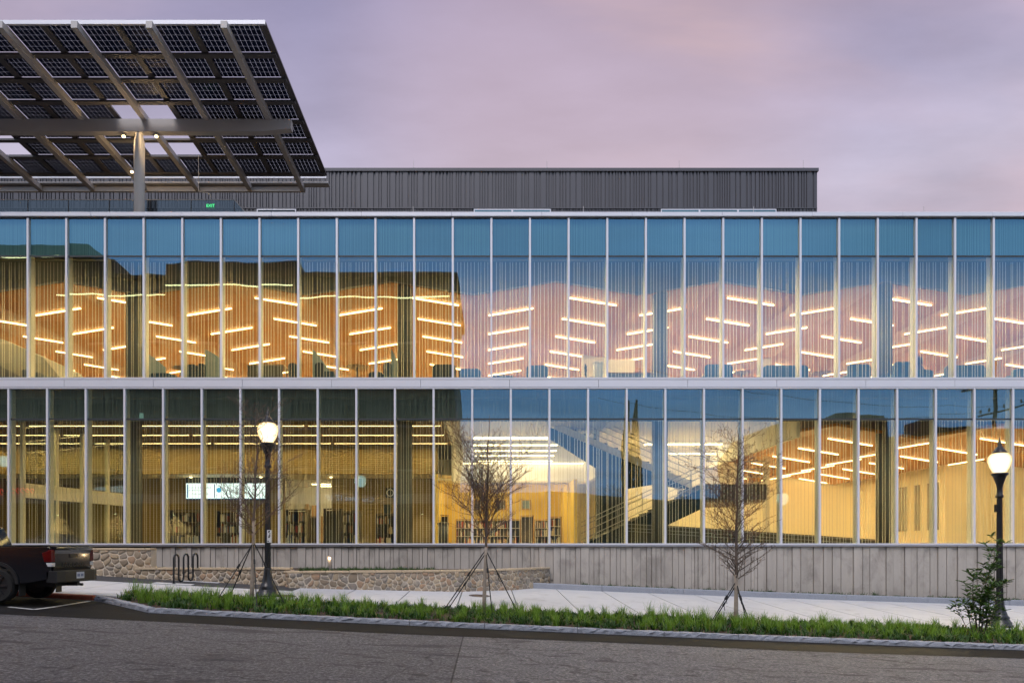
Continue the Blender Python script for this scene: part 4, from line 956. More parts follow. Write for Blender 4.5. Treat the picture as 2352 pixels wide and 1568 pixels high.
# ================================================================== UPPER FLOOR FURNITURE
ZF = 28.2
def z_of(py): return wz(py, ZF)
def rounded(w, h, r, n=5):
    pts = [(-w/2, 0)]
    for cx_, a0 in ((w/2-r, 0), (-w/2+r, math.pi/2)):
        arc = [(cx_+r*math.cos(a0+math.pi/2*k/n), h-r+r*math.sin(a0+math.pi/2*k/n)) for k in range(n+1)]
        pts += arc if cx_ > -9e9 else arc
    out = [(-w/2, 0), (w/2, 0)]+[(w/2-r+r*math.cos(math.pi/2*k/n), h-r+r*math.sin(math.pi/2*k/n)) for k in range(n+1)]+[(-w/2+r+r*math.cos(math.pi/2+math.pi/2*k/n), h-r+r*math.sin(math.pi/2+math.pi/2*k/n)) for k in range(n+1)]
    return out
def seat(name, x0, x1, top, label, cat, mat, group, y=ZF, rad=.16, arms=True):
    xa, xb = wx(x0, y), wx(x1, y); w = xb-xa; xm = (xa+xb)/2; zt = wz(top, y); h = zt-FLOOR2
    t = thing(name, (xm, y, FLOOR2), label, cat, group)
    r_ = min(rad, w*.35)
    mb = MB(); mb.prism([(xm+u, FLOOR2+.35+v) for u, v in rounded(w, h-.35, r_)], 'y', y, y+.13); obj('backrest', mb, mat, t, bevel=.02)
    mb = MB(); mb.box(xa+.03, xb-.03, y+.13, y+.68, FLOOR2+.28, FLOOR2+.45); obj('seat', mb, mat, t, bevel=.03)
    if arms:
        for s in (xa, xb-.09): mb = MB(); mb.box(s, s+.09, y+.135, y+.66, FLOOR2+.25, FLOOR2+.66); obj('armrest', mb, mat, t, bevel=.03)
    for sx in (xa+.06, xb-.06):
        for sy in (y+.06, y+.6): mb = MB(); mb.tube([(sx, sy, FLOOR2), (sx, sy, FLOOR2+.3)], .018, 6); obj('leg', mb, M['dark_steel'], t)
    return t
def rtable(x0, x1, top, label, y=ZF, flat=.03):
    xa, xb = wx(x0, y), wx(x1, y); xm = (xa+xb)/2; r = (xb-xa)/2; zt = wz(top, y)
    t = thing('round_table', (xm, y+r, FLOOR2), label, 'table', 'round tables behind the upper glass')
    mb = MB(); mb.lathe([(r*.93, zt-.03), (r, zt-.015), (r, zt)], xm, y+r, 0, 24); obj('tabletop', mb, M['woodfurn'], t)
    mb = MB(); mb.lathe([(.035, FLOOR2+.02), (.035, zt-.03)], xm, y+r, 0, 10); obj('pedestal', mb, M['dark_steel'], t)
    mb = MB(); mb.lathe([(.24, FLOOR2), (.24, FLOOR2+.015), (.05, FLOOR2+.03)], xm, y+r, 0, 18); obj('base', mb, M['dark_steel'], t)
M['screenfab'] = plain('pale_green_screen', (.34, .38, .33), .8, 0, .05)
def screen(x0, x1, ta, tb, label, y=ZF):
    t = thing('privacy_screen', (wx(x0, y), y, FLOOR2), label, 'privacy screen', 'privacy screens behind the upper glass')
    xa, xb = wx(x0, y), wx(x1, y); za, zb_ = wz(ta, y), wz(tb, y); n = 7
    top = [(xa+(xb-xa)*k/n, za+(zb_-za)*(k/n)**1.2) for k in range(n+1)]
    mb = MB(); mb.prism([(xb, FLOOR2+.08), (xa, FLOOR2+.08)]+top, 'y', y+.05, y+.09); obj('panel', mb, M['screenfab'], t)
    for x in (xa+.05, xb-.09): mb = MB(); mb.box(x, x+.04, y-.1, y+.24, FLOOR2, FLOOR2+.08); obj('foot', mb, M['dark_steel'], t)
CH = 'lounge chairs behind the upper glass'; dk, bl = M['darkfab'], M['bluefab']
for x0, x1, top, lab, m in ((48, 63, 848, 'narrow dark chair back at the far left beside the stair', dk), (79, 94, 854, 'low dark chair back second from the far left', dk),
    (342, 397, 856, 'low dark blue lounge chair under the first pale screen', bl), (427, 452, 836, 'dark chair back right of the first round table', dk), (452, 471, 834, 'tall narrow dark chair against the second pale screen', dk),
    (661, 681, 833, 'tall dark chair at the right end of the work table', dk), (723, 744, 832, 'tall dark rounded chair in front of the third pale screen', dk), (738, 770, 852, 'low blue lounge chair beside the tall rounded chair', bl),
    (846, 880, 853, 'low dark chair right of the second round table', dk), (880, 899, 832, 'tall blue chair left of the fourth pale screen', bl), (993, 1047, 836, 'wide dark green lounge chair right of the round column', dk),
    (1054, 1104, 846, 'pale blue low lounge chair by the edge of the dark reflection', bl), (1209, 1258, 838, 'single wide blue lounge chair with one raised wing', bl), (1132, 1180, 862, 'very low blue seat just above the sill', bl),
    (1619, 1683, 836, 'double-winged blue lounge chair left of the oval table', bl), (1948, 2001, 836, 'broad blue lounge chair left of the right-hand column', bl), (2054, 2099, 830, 'high round-backed blue chair right of the right-hand column', bl), (2328, 2372, 846, 'blue lounge chair at the right edge of the picture', bl)):
    seat('lounge_chair', x0, x1, top, lab, 'chair', m, CH)
seat('sofa', 1754, 1857, 838, 'long blue sofa between the two oval tables on the upper floor', 'sofa', bl, 'sofas behind the upper glass'); seat('sofa', 2172, 2265, 838, 'long blue sofa right of the seated person', 'sofa', bl, 'sofas behind the upper glass')
rtable(388, 428, 839, 'round table left of the second pale screen'); rtable(789, 842, 835, 'large round table right of the third pale screen'); rtable(1692, 1729, 850, 'round table between blue chair and sofa'); rtable(1873, 1917, 850, 'round table right of the long blue sofa')
screen(324, 378, 803, 842, 'pale sloped screen right of the leftmost column'); screen(470, 506, 801, 822, 'pale sloped screen on the orange ceiling background'); screen(717, 755, 800, 850, 'pale sloped screen behind the tall rounded chair'); screen(898, 914, 800, 834, 'narrow pale screen touching the second column')
t = thing('work_table', (wx(608, ZF), ZF, FLOOR2), 'long rectangular work table with dark front panel on the upper floor', 'table')
mb = MB(); mb.box(wx(566, ZF), wx(652, ZF), ZF, ZF+.8, wz(839, ZF), wz(836.5, ZF)); obj('tabletop', mb, M['woodfurn'], t)
mb = MB(); mb.box(wx(570, ZF), wx(648, ZF), ZF+.05, ZF+.08, FLOOR2+.2, wz(839, ZF)); obj('front_panel', mb, M['shelfdark'], t)
for x in (569, 647):
    for y in (ZF+.06, ZF+.72): mb = MB(); mb.tube([(wx(x, ZF), y, FLOOR2), (wx(x, ZF), y, wz(839, ZF))], .025, 6); obj('leg', mb, M['dark_steel'], t)
t = thing('waste_bin', (wx(1377, ZF), ZF+.3, FLOOR2), 'tall round blue-grey bin with rim on the upper floor', 'bin')
r = (wx(1391, ZF)-wx(1364, ZF))/2; zt = wz(826, ZF)
mb = MB(); mb.lathe([(r*.85, FLOOR2), (r*.93, zt-.12)], wx(1377, ZF), ZF+.3, 0, 20); obj('drum', mb, M['steel_paint'], t, True)
mb = MB(); mb.lathe([(r, zt-.12), (r, zt-.05), (r*.7, zt), (r*.4, zt)], wx(1377, ZF), ZF+.3, 0, 20); obj('lid', mb, M['steel_paint'], t)
t = thing('potted_plant', (wx(1348, ZF), ZF+.3, FLOOR2), 'pointed dark indoor plant beside the round bin', 'plant')
mb = MB(); mb.lathe([(.14, FLOOR2), (.18, FLOOR2+.35)], wx(1348, ZF), ZF+.3, 0, 14); obj('pot', mb, M['dark_steel'], t)
mb = MB(); rr = random.Random(4)
for k in range(46):
    a = rr.uniform(0, 6.28); z0 = FLOOR2+.35; hgt = rr.uniform(.3, .9)*1.0; l = rr.uniform(.05, .22)*(1.15-hgt*.8); b = Vector((wx(1348, ZF), ZF+.3, z0+hgt*.6)); e = b+Vector((math.cos(a)*l, math.sin(a)*l, hgt*.35)); s = Vector((-math.sin(a), math.cos(a), 0))*.025
    mb.add([b-s*.4, (b+e)/2-s, e, (b+e)/2+s], [(0,1,2,3)])
mb.tube([(wx(1348, ZF), ZF+.3, FLOOR2+.3), (wx(1348, ZF), ZF+.3, wz(834, ZF))], [.02, .004], 5); obj('foliage', mb, M['far_leaf'], t)
t = thing('service_counter', (wx(1447, 30), 30, FLOOR2), 'long low counter in front of the cream core wall upstairs', 'counter')
mb = MB(); mb.hexa([(wx(1396, 30), 30, FLOOR2), (wx(1500, 30), 30, FLOOR2), (wx(1500, 30), 30.6, FLOOR2), (wx(1396, 30), 30.6, FLOOR2)], [(wx(1396, 30), 30, wz(857, 30)), (wx(1500, 30), 30, wz(860, 30)), (wx(1500, 30), 30.6, wz(860, 30)), (wx(1396, 30), 30.6, wz(857, 30))]); obj('front_panel', mb, M['column'], t)
mb = MB(); mb.box(wx(1394, 30), wx(1502, 30), 29.96, 30.66, wz(857, 30)+.002, wz(855.5, 30)); obj('countertop', mb, M['woodfurn'], t)
# seated reader on the upper floor: one skinned body
def skin_figure(name, joints, edges, mat, parent, root=0):
    me = bpy.data.meshes.new(name); me.from_pydata([j[0] for j in joints], edges, []); me.update()
    me.materials.append(mat)
    o = bpy.data.objects.new(name, me); C.objects.link(o); o.parent = parent
    sk = o.modifiers.new('skin', 'SKIN'); 
    lay = me.skin_vertices[0] if me.skin_vertices else None
    if lay is None:
        bm = bmesh.new(); bm.from_mesh(me); bm.verts.layers.skin.verify(); bm.to_mesh(me); bm.free(); lay = me.skin_vertices[0]
    for i, j in enumerate(joints): lay.data[i].radius = (j[1], j[1] if len(j) < 3 else j[2]); lay.data[i].use_root = i == root
    ss = o.modifiers.new('sub', 'SUBSURF'); ss.levels = 2; ss.render_levels = 2
    return o
pp = thing('person', (wx(2125, ZF), ZF+.35, FLOOR2), 'seated person in a hooded purple-grey top behind the upper glass at right', 'person')
seat('lounge_chair', 2106, 2144, 848, 'lounge chair carrying the seated hooded person', 'chair', bl, CH, y=ZF+.02)
hz = wz(813, ZF)-FLOOR2-.12
skin_figure('body', [((0, .12, .52), .15), ((0, .10, .80), .145), ((0, .08, hz-.36), .17, .12), ((0, .07, hz-.17), .06), ((0, .06, hz-.02), .095, .11), ((0, .06, hz+.06), .075),
    ((.2, .09, hz-.40), .062), ((.27, .2, hz-.66), .05), ((.16, .42, hz-.72), .04), ((.10, .48, hz-.70), .03),
    ((-.2, .09, hz-.40), .062), ((-.27, .2, hz-.66), .05), ((-.16, .42, hz-.72), .04), ((-.10, .48, hz-.70), .03),
    ((.11, .3, .52), .09), ((.12, .58, .52), .065), ((.12, .6, .12), .045), ((.12, .7, .05), .04), ((-.11, .3, .52), .09), ((-.12, .58, .52), .065), ((-.12, .6, .12), .045), ((-.12, .7, .05), .04)],
    [(0,1),(1,2),(2,3),(3,4),(4,5),(2,6),(6,7),(7,8),(8,9),(2,10),(10,11),(11,12),(12,13),(0,14),(14,15),(15,16),(16,17),(0,18),(18,19),(19,20),(20,21)], plain('purple_grey_cloth', (.10, .07, .13), .85), pp)
mb = MB(); mb.lathe([(.14, hz-.2), (.15, hz-.05), (.13, hz+.06), (.07, hz+.13), (.01, hz+.16)], wx(2125, ZF), ZF+.35+.045, FLOOR2, 14); obj('hood', mb, plain('hood_cloth', (.08, .055, .10), .85), pp, True)

# ================================================================== GROUND FLOOR FURNITURE
def bookcase(x0, x1, top, y, label, mat, nsh=3, books=True, d=.5, group='bookcases on the ground floor', bot=None, seed=1, bright=False):
    xa, xb = wx(x0, y), wx(x1, y); zt = wz(top, y); z0 = FL+.12 if bot is None else bot
    t = thing('bookcase', ((xa+xb)/2, y, FL), label, 'bookcase', group); r = random.Random(seed)
    for x in (xa, xb-.03): mb = MB(); mb.box(x, x+.03, y, y+d, FL, zt); obj('side_panel', mb, mat, t)
    mb = MB(); mb.box(xa+.031, xb-.031, y+d-.03, y+d, FL+.1, zt-.04); obj('back_panel', mb, M['shelfdark'], t)
    mb = MB(); mb.box(xa-.01, xb+.01, y-.01, y+d, zt+.001, zt+.035); obj('top_panel', mb, mat, t)
    hs = (zt-z0)/nsh; bk = MB(); cols = {}
    for k in range(nsh):
        z = z0+hs*k; mb = MB(); mb.box(xa+.031, xb-.031, y+.01, y+d-.031, z-.02, z); obj('shelf', mb, mat if not bright else M['cream'], t)
        x = xa+.05
        while x < xb-.1 and books:
            w = r.uniform(.025, .06); h = hs*r.uniform(.45, .82)
            if r.random() < .12: x += r.uniform(.08, .25); continue
            if x+w > xb-.05: break
            c = r.choice(BK); cols.setdefault(c, MB()).box(x, x+w-.003, y+.03, y+d*.6, z+.001, z+h); x += w
    for c, m in cols.items(): tag(obj('books', m, c, t), kind='stuff')
    return t
BK = [plain('book_'+n, c, .6) for n, c in (('red', (.35, .06, .03)), ('cream', (.6, .5, .33)), ('blue', (.06, .10, .2)), ('brown', (.2, .11, .05)), ('white', (.62, .6, .55)), ('dark', (.05, .045, .04)))]
sd2 = M['shelfdark']
bookcase(386, 461, 1172, 31, 'long dark bookcase below the digital sign, left of the leaning tree', sd2, seed=2); bookcase(494, 556, 1173, 31, 'dark bookcase behind the trunk of the left tree', sd2, seed=3)
bookcase(654, 706, 1171, 31, 'dark bookcase just right of the left street lamp', sd2, seed=4); bookcase(743, 783, 1169, 31.2, 'bookcase with plain dark end panel facing the street', sd2, 1, False, seed=5)
bookcase(783.5, 826, 1174, 31.6, 'dark bookcase with leaning pale books right of the plain end panel', sd2, seed=6); bookcase(862, 905, 1180, 33, 'low dark bookcase beside the dark doorway', sd2, seed=7)
bookcase(700, 738, 1186, 34, 'low wooden service desk in front of the bright office opening', M['woodfurn'], 1, False, seed=8)
bookcase(1047, 1118, 1193, 40, 'wooden bookcase of colourful books left of the middle tree', M['woodfurn'], bright=True, seed=9); bookcase(1120, 1196, 1193, 40, 'wooden bookcase of colourful books behind the middle tree', M['woodfurn'], bright=True, seed=10)
bookcase(1196.5, 1226, 1184, 39.5, 'plain wooden end panel bookcase below the rightmost portrait', M['woodfurn'], 1, False, seed=11); bookcase(1228, 1262, 1193, 40, 'wooden bookcase of colourful books right of the plain wooden end', M['woodfurn'], bright=True, seed=12)
bookcase(1263, 1290, 1187, 37.5, 'wooden bookcase beside the yellow side wall at right', M['woodfurn'], bright=True, seed=13); bookcase(1012, 1030, 1183, 37, 'narrow wooden bookcase end at the left of the yellow room', M['woodfurn'], 1, False, seed=14)
t = thing('waste_bin', (wx(1018, 30), 30, FL), 'dark ribbed round bin at the left of the yellow room', 'bin'); mb = MB(); mb.lathe([(.22, FL), (.24, wz(1204, 30))], wx(1018, 30), 30, 0, 18); obj('drum', mb, M['dark_steel'], t, True); mb = MB(); mb.lathe([(.26, wz(1204, 30)), (.26, wz(1200, 30)), (.1, wz(1198, 30))], wx(1018, 30), 30, 0, 18); obj('lid', mb, M['dark_steel'], t)
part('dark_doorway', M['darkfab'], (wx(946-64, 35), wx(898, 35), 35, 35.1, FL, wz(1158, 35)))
t = thing('round_wall_sign', (wx(946, 38.5), 38.5, wz(1128, 38.5)), 'square dark sign with a pale ring on the ribbed recess wall', 'sign')
x = wx(950-2, 38.5); z = wz(1131, 38.5)
x = wx(889*1.0+7, 38.5)
mb = MB(); mb.box(x-.25, x+.25, 38.5, 38.56, z-.28, z+.28); obj('board', mb, M['darkfab'], t)
mb = MB(); n = 24
for k in range(n):
    a, b = 2*math.pi*k/n, 2*math.pi*(k+1)/n; mb.add([(x+r_*math.cos(q), 38.49, z+r_*math.sin(q)) for q, r_ in ((a, .16), (b, .16), (b, .21), (a, .21))], [(0,1,2,3)])
obj('ring', mb, M['paper'], t)
# ================================================================== STREET THINGS
def street_lamp(px, Z, base_y, label, flyer=False, box=False):
    x = wx(px, Z); z0 = walk_z(x, Z); t = thing('street_lamp', (x, Z, z0), label, 'street lamp', 'acorn street lamps along the sidewalk')
    gb = wz(CY-(CY-0), Z)
    zg = z0+4.42                                        # globe underside
    bp = M['black_paint']
    mb = MB(); prof = [(.33, 0), (.33, .05), (.30, .06), (.30, .13), (.27, .15), (.235, .22), (.245, .26), (.20, .32), (.155, .45), (.12, .62), (.105, .78), (.10, .82)]; mb.lathe(prof, x, Z, z0, 24); obj('base', mb, bp, t, True)
    mb = MB(); n = 16; vs = []
    for z, r in ((.8, .088), (3.72, .066)):
        for k in range(n*2): a = math.pi*k/n; rr = r*(1 if k % 2 else .9); vs.append((x+rr*math.cos(a), Z+rr*math.sin(a), z0+z))
    mb.add(vs, [(k, (k+1) % (2*n), (k+1) % (2*n)+2*n, k+2*n) for k in range(2*n)]); obj('pole', mb, bp, t)
    mb = MB(); mb.lathe([(.075, 3.70), (.10, 3.73), (.10, 3.77), (.075, 3.82), (.07, 3.98), (.09, 4.10), (.15, 4.28), (.165, 4.34), (.21, 4.37), (.21, 4.42), (.18, 4.43)], x, Z, z0, 20); obj('capital', mb, bp, t, True)
    mb = MB(); mb.lathe([(.15, 4.425), (.18, 4.47), (.25, 4.60), (.295, 4.76), (.288, 4.88), (.23, 4.975), (.18, 5.0)], x, Z, z0, 28); obj('globe', mb, M['globe'], t, True)
    mb = MB(); mb.lathe([(.18, 4.99), (.19, 5.01), (.165, 5.05), (.13, 5.10), (.085, 5.17), (.05, 5.20), (.06, 5.25), (.04, 5.30), (.018, 5.40), (.004, 5.48)], x, Z, z0, 18); obj('finial', mb, bp, t, True)
    if flyer:
        mb = MB(); mb.box(x+.01, x+.14, Z-.094, Z-.090, z0+1.55, z0+1.91); f = obj('flyer', mb, M['paper'], t)
        rr = random.Random(2); mb = MB()
        for k in range(9): a, b = rr.uniform(.02, .08), rr.uniform(.02, .32); mb.box(x+a, x+a+rr.uniform(.02, .05), Z-.097, Z-.0945, z0+1.55+b, z0+1.55+b+rr.uniform(.015, .05))
        obj('print_marks', mb, M['ink'], f)
    if box:
        mb = MB(); mb.box(x-.13, x-.07, Z-.06, Z+.04, z0+3.3, z0+3.52); obj('photocell_box', mb, bp, t)
    l = bpy.data.lights.new('lamp_light', 'POINT'); l.energy = 85; l.color = (1, .74, .42); l.shadow_soft_size = .28
    lo = bpy.data.objects.new('lamp_light', l); C.objects.link(lo); lo.parent = t; lo.location = (0, 0, 4.72)
    return t
street_lamp(615, 19.75, 0, 'black acorn street lamp with a white flyer on its pole, between tree and stone wall', True)
street_lamp(2296, 19.75, 0, 'black acorn street lamp with a small side box, behind the green shrub', False, True)
street_lamp(-800, 19.75, 0, 'black acorn street lamp beyond the left edge, seen mirrored in the glass')
# ---- bicycle rack: one serpentine tube
x0, y0, x1, y1 = wx(399, 21.62), 21.62, wx(454, 22.75), 22.75; zb0, zb1 = walk_z(x0, y0), walk_z(x1, y1)
def rk(u, h): return (x0+(x1-x0)*u, y0+(y1-y0)*u, zb0+(zb1-zb0)*u+h)
rt = thing('bike_rack', (x0, y0, zb0), 'black serpentine tube bike rack standing on the gravel court', 'bike rack')
pts = [rk(0, -.02)]
n = 8; ht, hb = .80, .19; rad = .1
for s in range(5):
    c = (s+.5)*.2
    for k in range(n+1):
        a = math.pi*k/n; u = c-.1*math.cos(a)
        pts.append(rk(u, (ht+.13*math.sin(a)) if s % 2 == 0 else (hb-.13*math.sin(a))))
pts.append(rk(1, -.02))
mb = MB(); mb.tube(pts, .030, 10); obj('tube', mb, M['black_paint'], rt, True)
for u in (0, 1): p = rk(u, 0); mb = MB(); mb.lathe([(.06, .0), (.06, .02), (.035, .03)], p[0], p[1], p[2], 14); obj('foot_plate', mb, M['black_paint'], rt)
p = rk(1, .12); mb = MB(); mb.lathe([(.033, 0), (.033, .035)], p[0], p[1], p[2], 12); obj('silver_band', mb, M['paper'], rt)
# ---- bollard light in the planted bed
Zb = 24.6; x = wx(761, Zb); zb_ = wz(1316, Zb); tl = .10
bo = thing('bollard_light', (x, Zb, zb_), 'slim grey bollard light leaning slightly in the planted bed', 'bollard light')
mb = MB(); mb.hexa([(x-.05, Zb-.05, zb_), (x+.05, Zb-.05, zb_), (x+.05, Zb+.05, zb_), (x-.05, Zb+.05, zb_)], [(x-.12, Zb-.05, zb_+.5), (x-.02, Zb-.05, zb_+.5), (x-.02, Zb+.05, zb_+.5), (x-.12, Zb+.05, zb_+.5)]); obj('post', mb, plain('bollard_grey', (.16, .15, .145), .5), bo)
mb = MB(); mb.box(x-.14, x-.02, Zb-.055, Zb+.05, zb_+.585, zb_+.62); obj('cap', mb, M['dark_steel'], bo)
mb = MB(); mb.box(x-.115, x-.03, Zb-.02, Zb+.05, zb_+.5, zb_+.584); obj('lens', mb, emit('bollard_glow', (1, .66, .3), 4), bo)
l = bpy.data.lights.new('bollard_lamp', 'POINT'); l.energy = 3; l.color = (1, .7, .38); l.shadow_soft_size = .04; lo = bpy.data.objects.new('bollard_lamp', l); C.objects.link(lo); lo.parent = bo; lo.location = (-.08, -.12, .53)
# ---- bare young trees
def tree(px, Z, label, seed, height, crown0, spread, ascend, leafy, lean=0, nlimb=26, habit='oval'):
    r = random.Random(seed); x = wx(px, Z); z0 = walk_z(x, Z)-.05
    t = thing('young_tree', (x, Z, z0), label, 'tree', 'staked bare street trees')
    path = []; nn = 12
    for i in range(nn+1):
        f = i/nn; path.append(Vector((x+lean*f+r.uniform(-.02, .02)*f*2, Z+r.uniform(-.02, .02)*f, z0+height*f)))
    rad = [.058*(1-.93*(i/nn)**.9)+.003 for i in range(nn+1)]
    low = int(nn*crown0/height)+2
    mb = MB(); mb.tube(path[:low], rad[:low], 10); obj('trunk', mb, M['bark'], t, True)
    tw = MB(); tw.tube(path[low-1:], rad[low-1:], 6); lv = MB(); tips = []
    def at(h):
        f = h/height*nn; i = min(int(f), nn-1); return path[i].lerp(path[i+1], f-i)
    def twig(p, d, L, rr, depth):
        n = max(2, int(L/.14)); q = [p]; dd = d.normalized()
        for k in range(n):
            dd = (dd+Vector((r.uniform(-.16, .16), r.uniform(-.16, .16), r.uniform(-.08, .15)))).normalized(); q.append(q[-1]+dd*(L/n))
        tw.tube(q, [max(.0029, rr*(1-.75*i/n)) for i in range(n+1)], 4 if depth else 5, False)
        for i in range(1, n+1):
            if depth < 3 and L > .16:
                for _ in range(2 if depth < 2 else 1):
                    if r.random() < .73:
                        a = r.uniform(0, 6.28); side = Vector((math.cos(a), math.sin(a), r.uniform(-.3, .5))); nd = (dd*.9+side*.85).normalized()
                        twig(q[i], nd, L*r.uniform(.28, .5), rr*.5, depth+1)
            if r.random() < leafy*(.25+.35*depth): leaf(q[i])
    def leaf(p):
        s = r.uniform(.018, .04); a = Vector((r.uniform(-1, 1), r.uniform(-1, 1), r.uniform(-1, .2))).normalized(); b = a.orthogonal().normalized()
        lv.add([p, p+a*s*.5+b*s*.3, p+a*s*1.2, p+a*s*.5-b*s*.3], [(0,1,2,3)])
    for k in range(nlimb):
        f = (k+r.uniform(0, 1))/nlimb; h = crown0+(height-crown0)*(f**1.15)*.93; a = k*2.4+r.uniform(-.4, .4)
        up = ascend*(.55+.8*f); L = spread*(1.12-.85*f)*r.uniform(.75, 1.15)*(.8+.25*math.sin(min(1, f*3)*1.57))
        if habit == 'vase':
            h = crown0+(height-crown0)*(.04+.62*f**1.3); L = (height-h)*r.uniform(.34, .74)*(1.0 if f < .6 else .8); up = r.uniform(1.7, 3.2) if r.random() < .75 else r.uniform(.5, 1.0); L *= 1 if up > 1.5 else .45
        elif habit == 'ragged':
            if r.random() < .22: continue
            L = spread*r.uniform(.35, 1.25)*(1.0-.45*f); up = r.uniform(.25, 1.3)
        else: L = spread*(.75+.9*math.sin(min(1, f*1.15)*2.6)*.45)*r.uniform(.6, 1.1)*(1 if f < .7 else 1.0-.9*(f-.7)); up = r.uniform(.3, 1.1)
        twig(at(h), Vector((math.cos(a), math.sin(a), up)), L, .016*(1.1-.7*f), 0)
    obj('crown', tw, M['twig'], t)
    obj('leaves', lv, M['dry_leaf'], t)
    return x, z0, at
def strap(x, z0, Z, at, ex, ey, h, label, buckle=.55):
    p = at(h); gx, gy = wx(ex, ey), ey; gz = walk_z(gx, gy)-.02; q = Vector((gx, gy, gz))
    t = thing('tree_strap', q, label, 'strap', 'black straps staking the young trees')
    d = (p-q).normalized(); s = Vector((1, 0, 0)) if abs(d.x) < .5 else Vector((0, 0, 1)); s = (s-d*s.dot(d)).normalized()*.014; nrm = s.cross(d).normalized()*.003
    mb = MB(); mb.add([q-s-nrm, q+s-nrm, q+s+nrm, q-s+nrm, p-s-nrm, p+s-nrm, p+s+nrm, p-s+nrm], [(3,2,1,0),(4,5,6,7),(0,1,5,4),(1,2,6,5),(2,3,7,6),(3,0,4,7)]); obj('webbing', mb, M['strap'], t)
    b = q.lerp(p, buckle); mb = MB(); mb.bar(b-d*.06, b+d*.06, .045, .045); obj('buckle', mb, M['strap'], t)
    e = b+Vector((.015, -.02, -.16)); mb = MB(); mb.bar(b, e, .02, .006); obj('loose_end', mb, M['strap'], t)
T1 = tree(578, 18.4, 'leaning sparse bare tree left of the left street lamp', 21, 5.25, 1.75, 1.35, .95, .35, .16, 44, 'ragged')
T2 = tree(1112, 18.5, 'bare upright tree with vase-shaped twigs in the middle of the strip', 22, 5.35, 1.75, 1.15, 1.35, .30, .12, 24, 'vase')
T3 = tree(1690, 18.5, 'bare bushy tree with brown leaves in front of the tan room', 23, 5.3, 1.15, 1.0, .75, .9, .06, 58, 'oval')
for (T, lab, L) in ((T1, 'left tree', ((494, 17.6, 1.62, 'long strap to the left'), (527, 19.0, 1.66, 'short strap to the back left'), (655, 18.0, 1.64, 'strap to the right, crossing the lamp base'), (590, 17.2, 1.6, 'steep strap beside the trunk'))),
                    (T2, 'middle tree', ((1018, 18.3, 1.72, 'long strap to the left'), (1030, 18.9, 1.62, 'second strap to the left'), (1192, 18.2, 1.7, 'strap to the right'), (1131, 17.8, 1.66, 'steep strap beside the trunk'))),
                    (T3, 'bushy tree', ((1632, 18.2, 1.15, 'strap to the left'), (1640, 18.8, 1.05, 'second strap to the left'), (1718, 18.0, 1.12, 'strap to the right'), (1722, 18.7, 1.0, 'second strap to the right')))):
    for i, (ex, ey, h, nm) in enumerate(L): strap(T[0], T[1], 18.4, T[2], ex, ey, h, f'black {nm} of the {lab}', (.6, .45, .62, .7)[i])
# ---- shrub with single leaves
Zs = 17.6; xs_ = wx(2248, Zs); zs0 = walk_z(xs_, Zs)-.03
sh = thing('shrub', (xs_, Zs, zs0), 'green broad-leaved young shrub in front of the right street lamp', 'shrub')
r = random.Random(31); sb = MB(); LV = []
lm = MB(); lm.add([(0,0,0),(.018,.035,.006),(.022,.07,.008),(.012,.115,.002),(0,.14,-.012),(-.012,.115,.002),(-.022,.07,.008),(-.018,.035,.006),(0,.07,-.002)], [(8,0,1),(8,1,2),(8,2,3),(8,3,4),(8,4,5),(8,5,6),(8,6,7),(8,7,0)])
leafme = rawmesh('leaf', lm.v, lm.f, M['shrub_leaf'])
def sprig(p, d, L, depth):
    n = max(3, int(L/.12)); q = [Vector(p)]; dd = d.normalized()
    for k in range(n): dd = (dd+Vector((r.uniform(-.1, .1), r.uniform(-.1, .1), r.uniform(-.02, .12)))).normalized(); q.append(q[-1]+dd*L/n)
    sb.tube(q, [max(.003, (.012 if depth == 0 else .006)*(1-.7*i/n)) for i in range(n+1)], 5, False)
    for i in range(1, n+1):
        if depth == 0 and i > 1 and r.random() < .8:
            a = r.uniform(0, 6.28); sprig(q[i], dd*.7+Vector((math.cos(a), math.sin(a), .1)), r.uniform(.2, .5)*(1.1-.6*i/n), 1)
        if depth or i > n*.6: LV.extend((q[i], dd) for _ in range(2 if depth else 1))
    for k in range(6): LV.append((q[-1], dd))
for dx, dy, L in ((.05, 0, 2.45), (.30, .1, 2.2), (-.25, -.1, 1.6), (-.55, 0, 1.15), (.55, .05, 1.35), (-.1, -.3, 1.2), (.2, -.35, 1.0), (-.75, .2, .8), (.4, -.2, 1.7), (0, .3, 1.5)):
    sprig((xs_+dx*.25, Zs+dy*.25, zs0), Vector((dx*.55, dy*.6, 1.15)), L, 0)
obj('stems', sb, M['stem'], sh)
r.shuffle(LV)
extra = MB()
for i, (p, d) in enumerate(LV):
    a = r.uniform(0, 6.28); ld = (Vector((math.cos(a), math.sin(a), r.uniform(-.1, .5)))+d*.5).normalized(); sc = r.uniform(.85, 1.45); q = ld.to_track_quat('Y', 'Z')
    if i < 290:
        o = link('leaf', leafme, sh, p-origin_of(sh), (0,0,0), (sc,)*3); o.rotation_euler = q.to_euler()
    else:
        m_ = Matrix.Translation(p) @ q.to_matrix().to_4x4() @ Matrix.Scale(sc, 4); extra.add([m_ @ Vector(v) for v in lm.v], lm.f)
if extra.v: tag(obj('small_leaves', extra, M['shrub_leaf'], sh), kind='stuff')
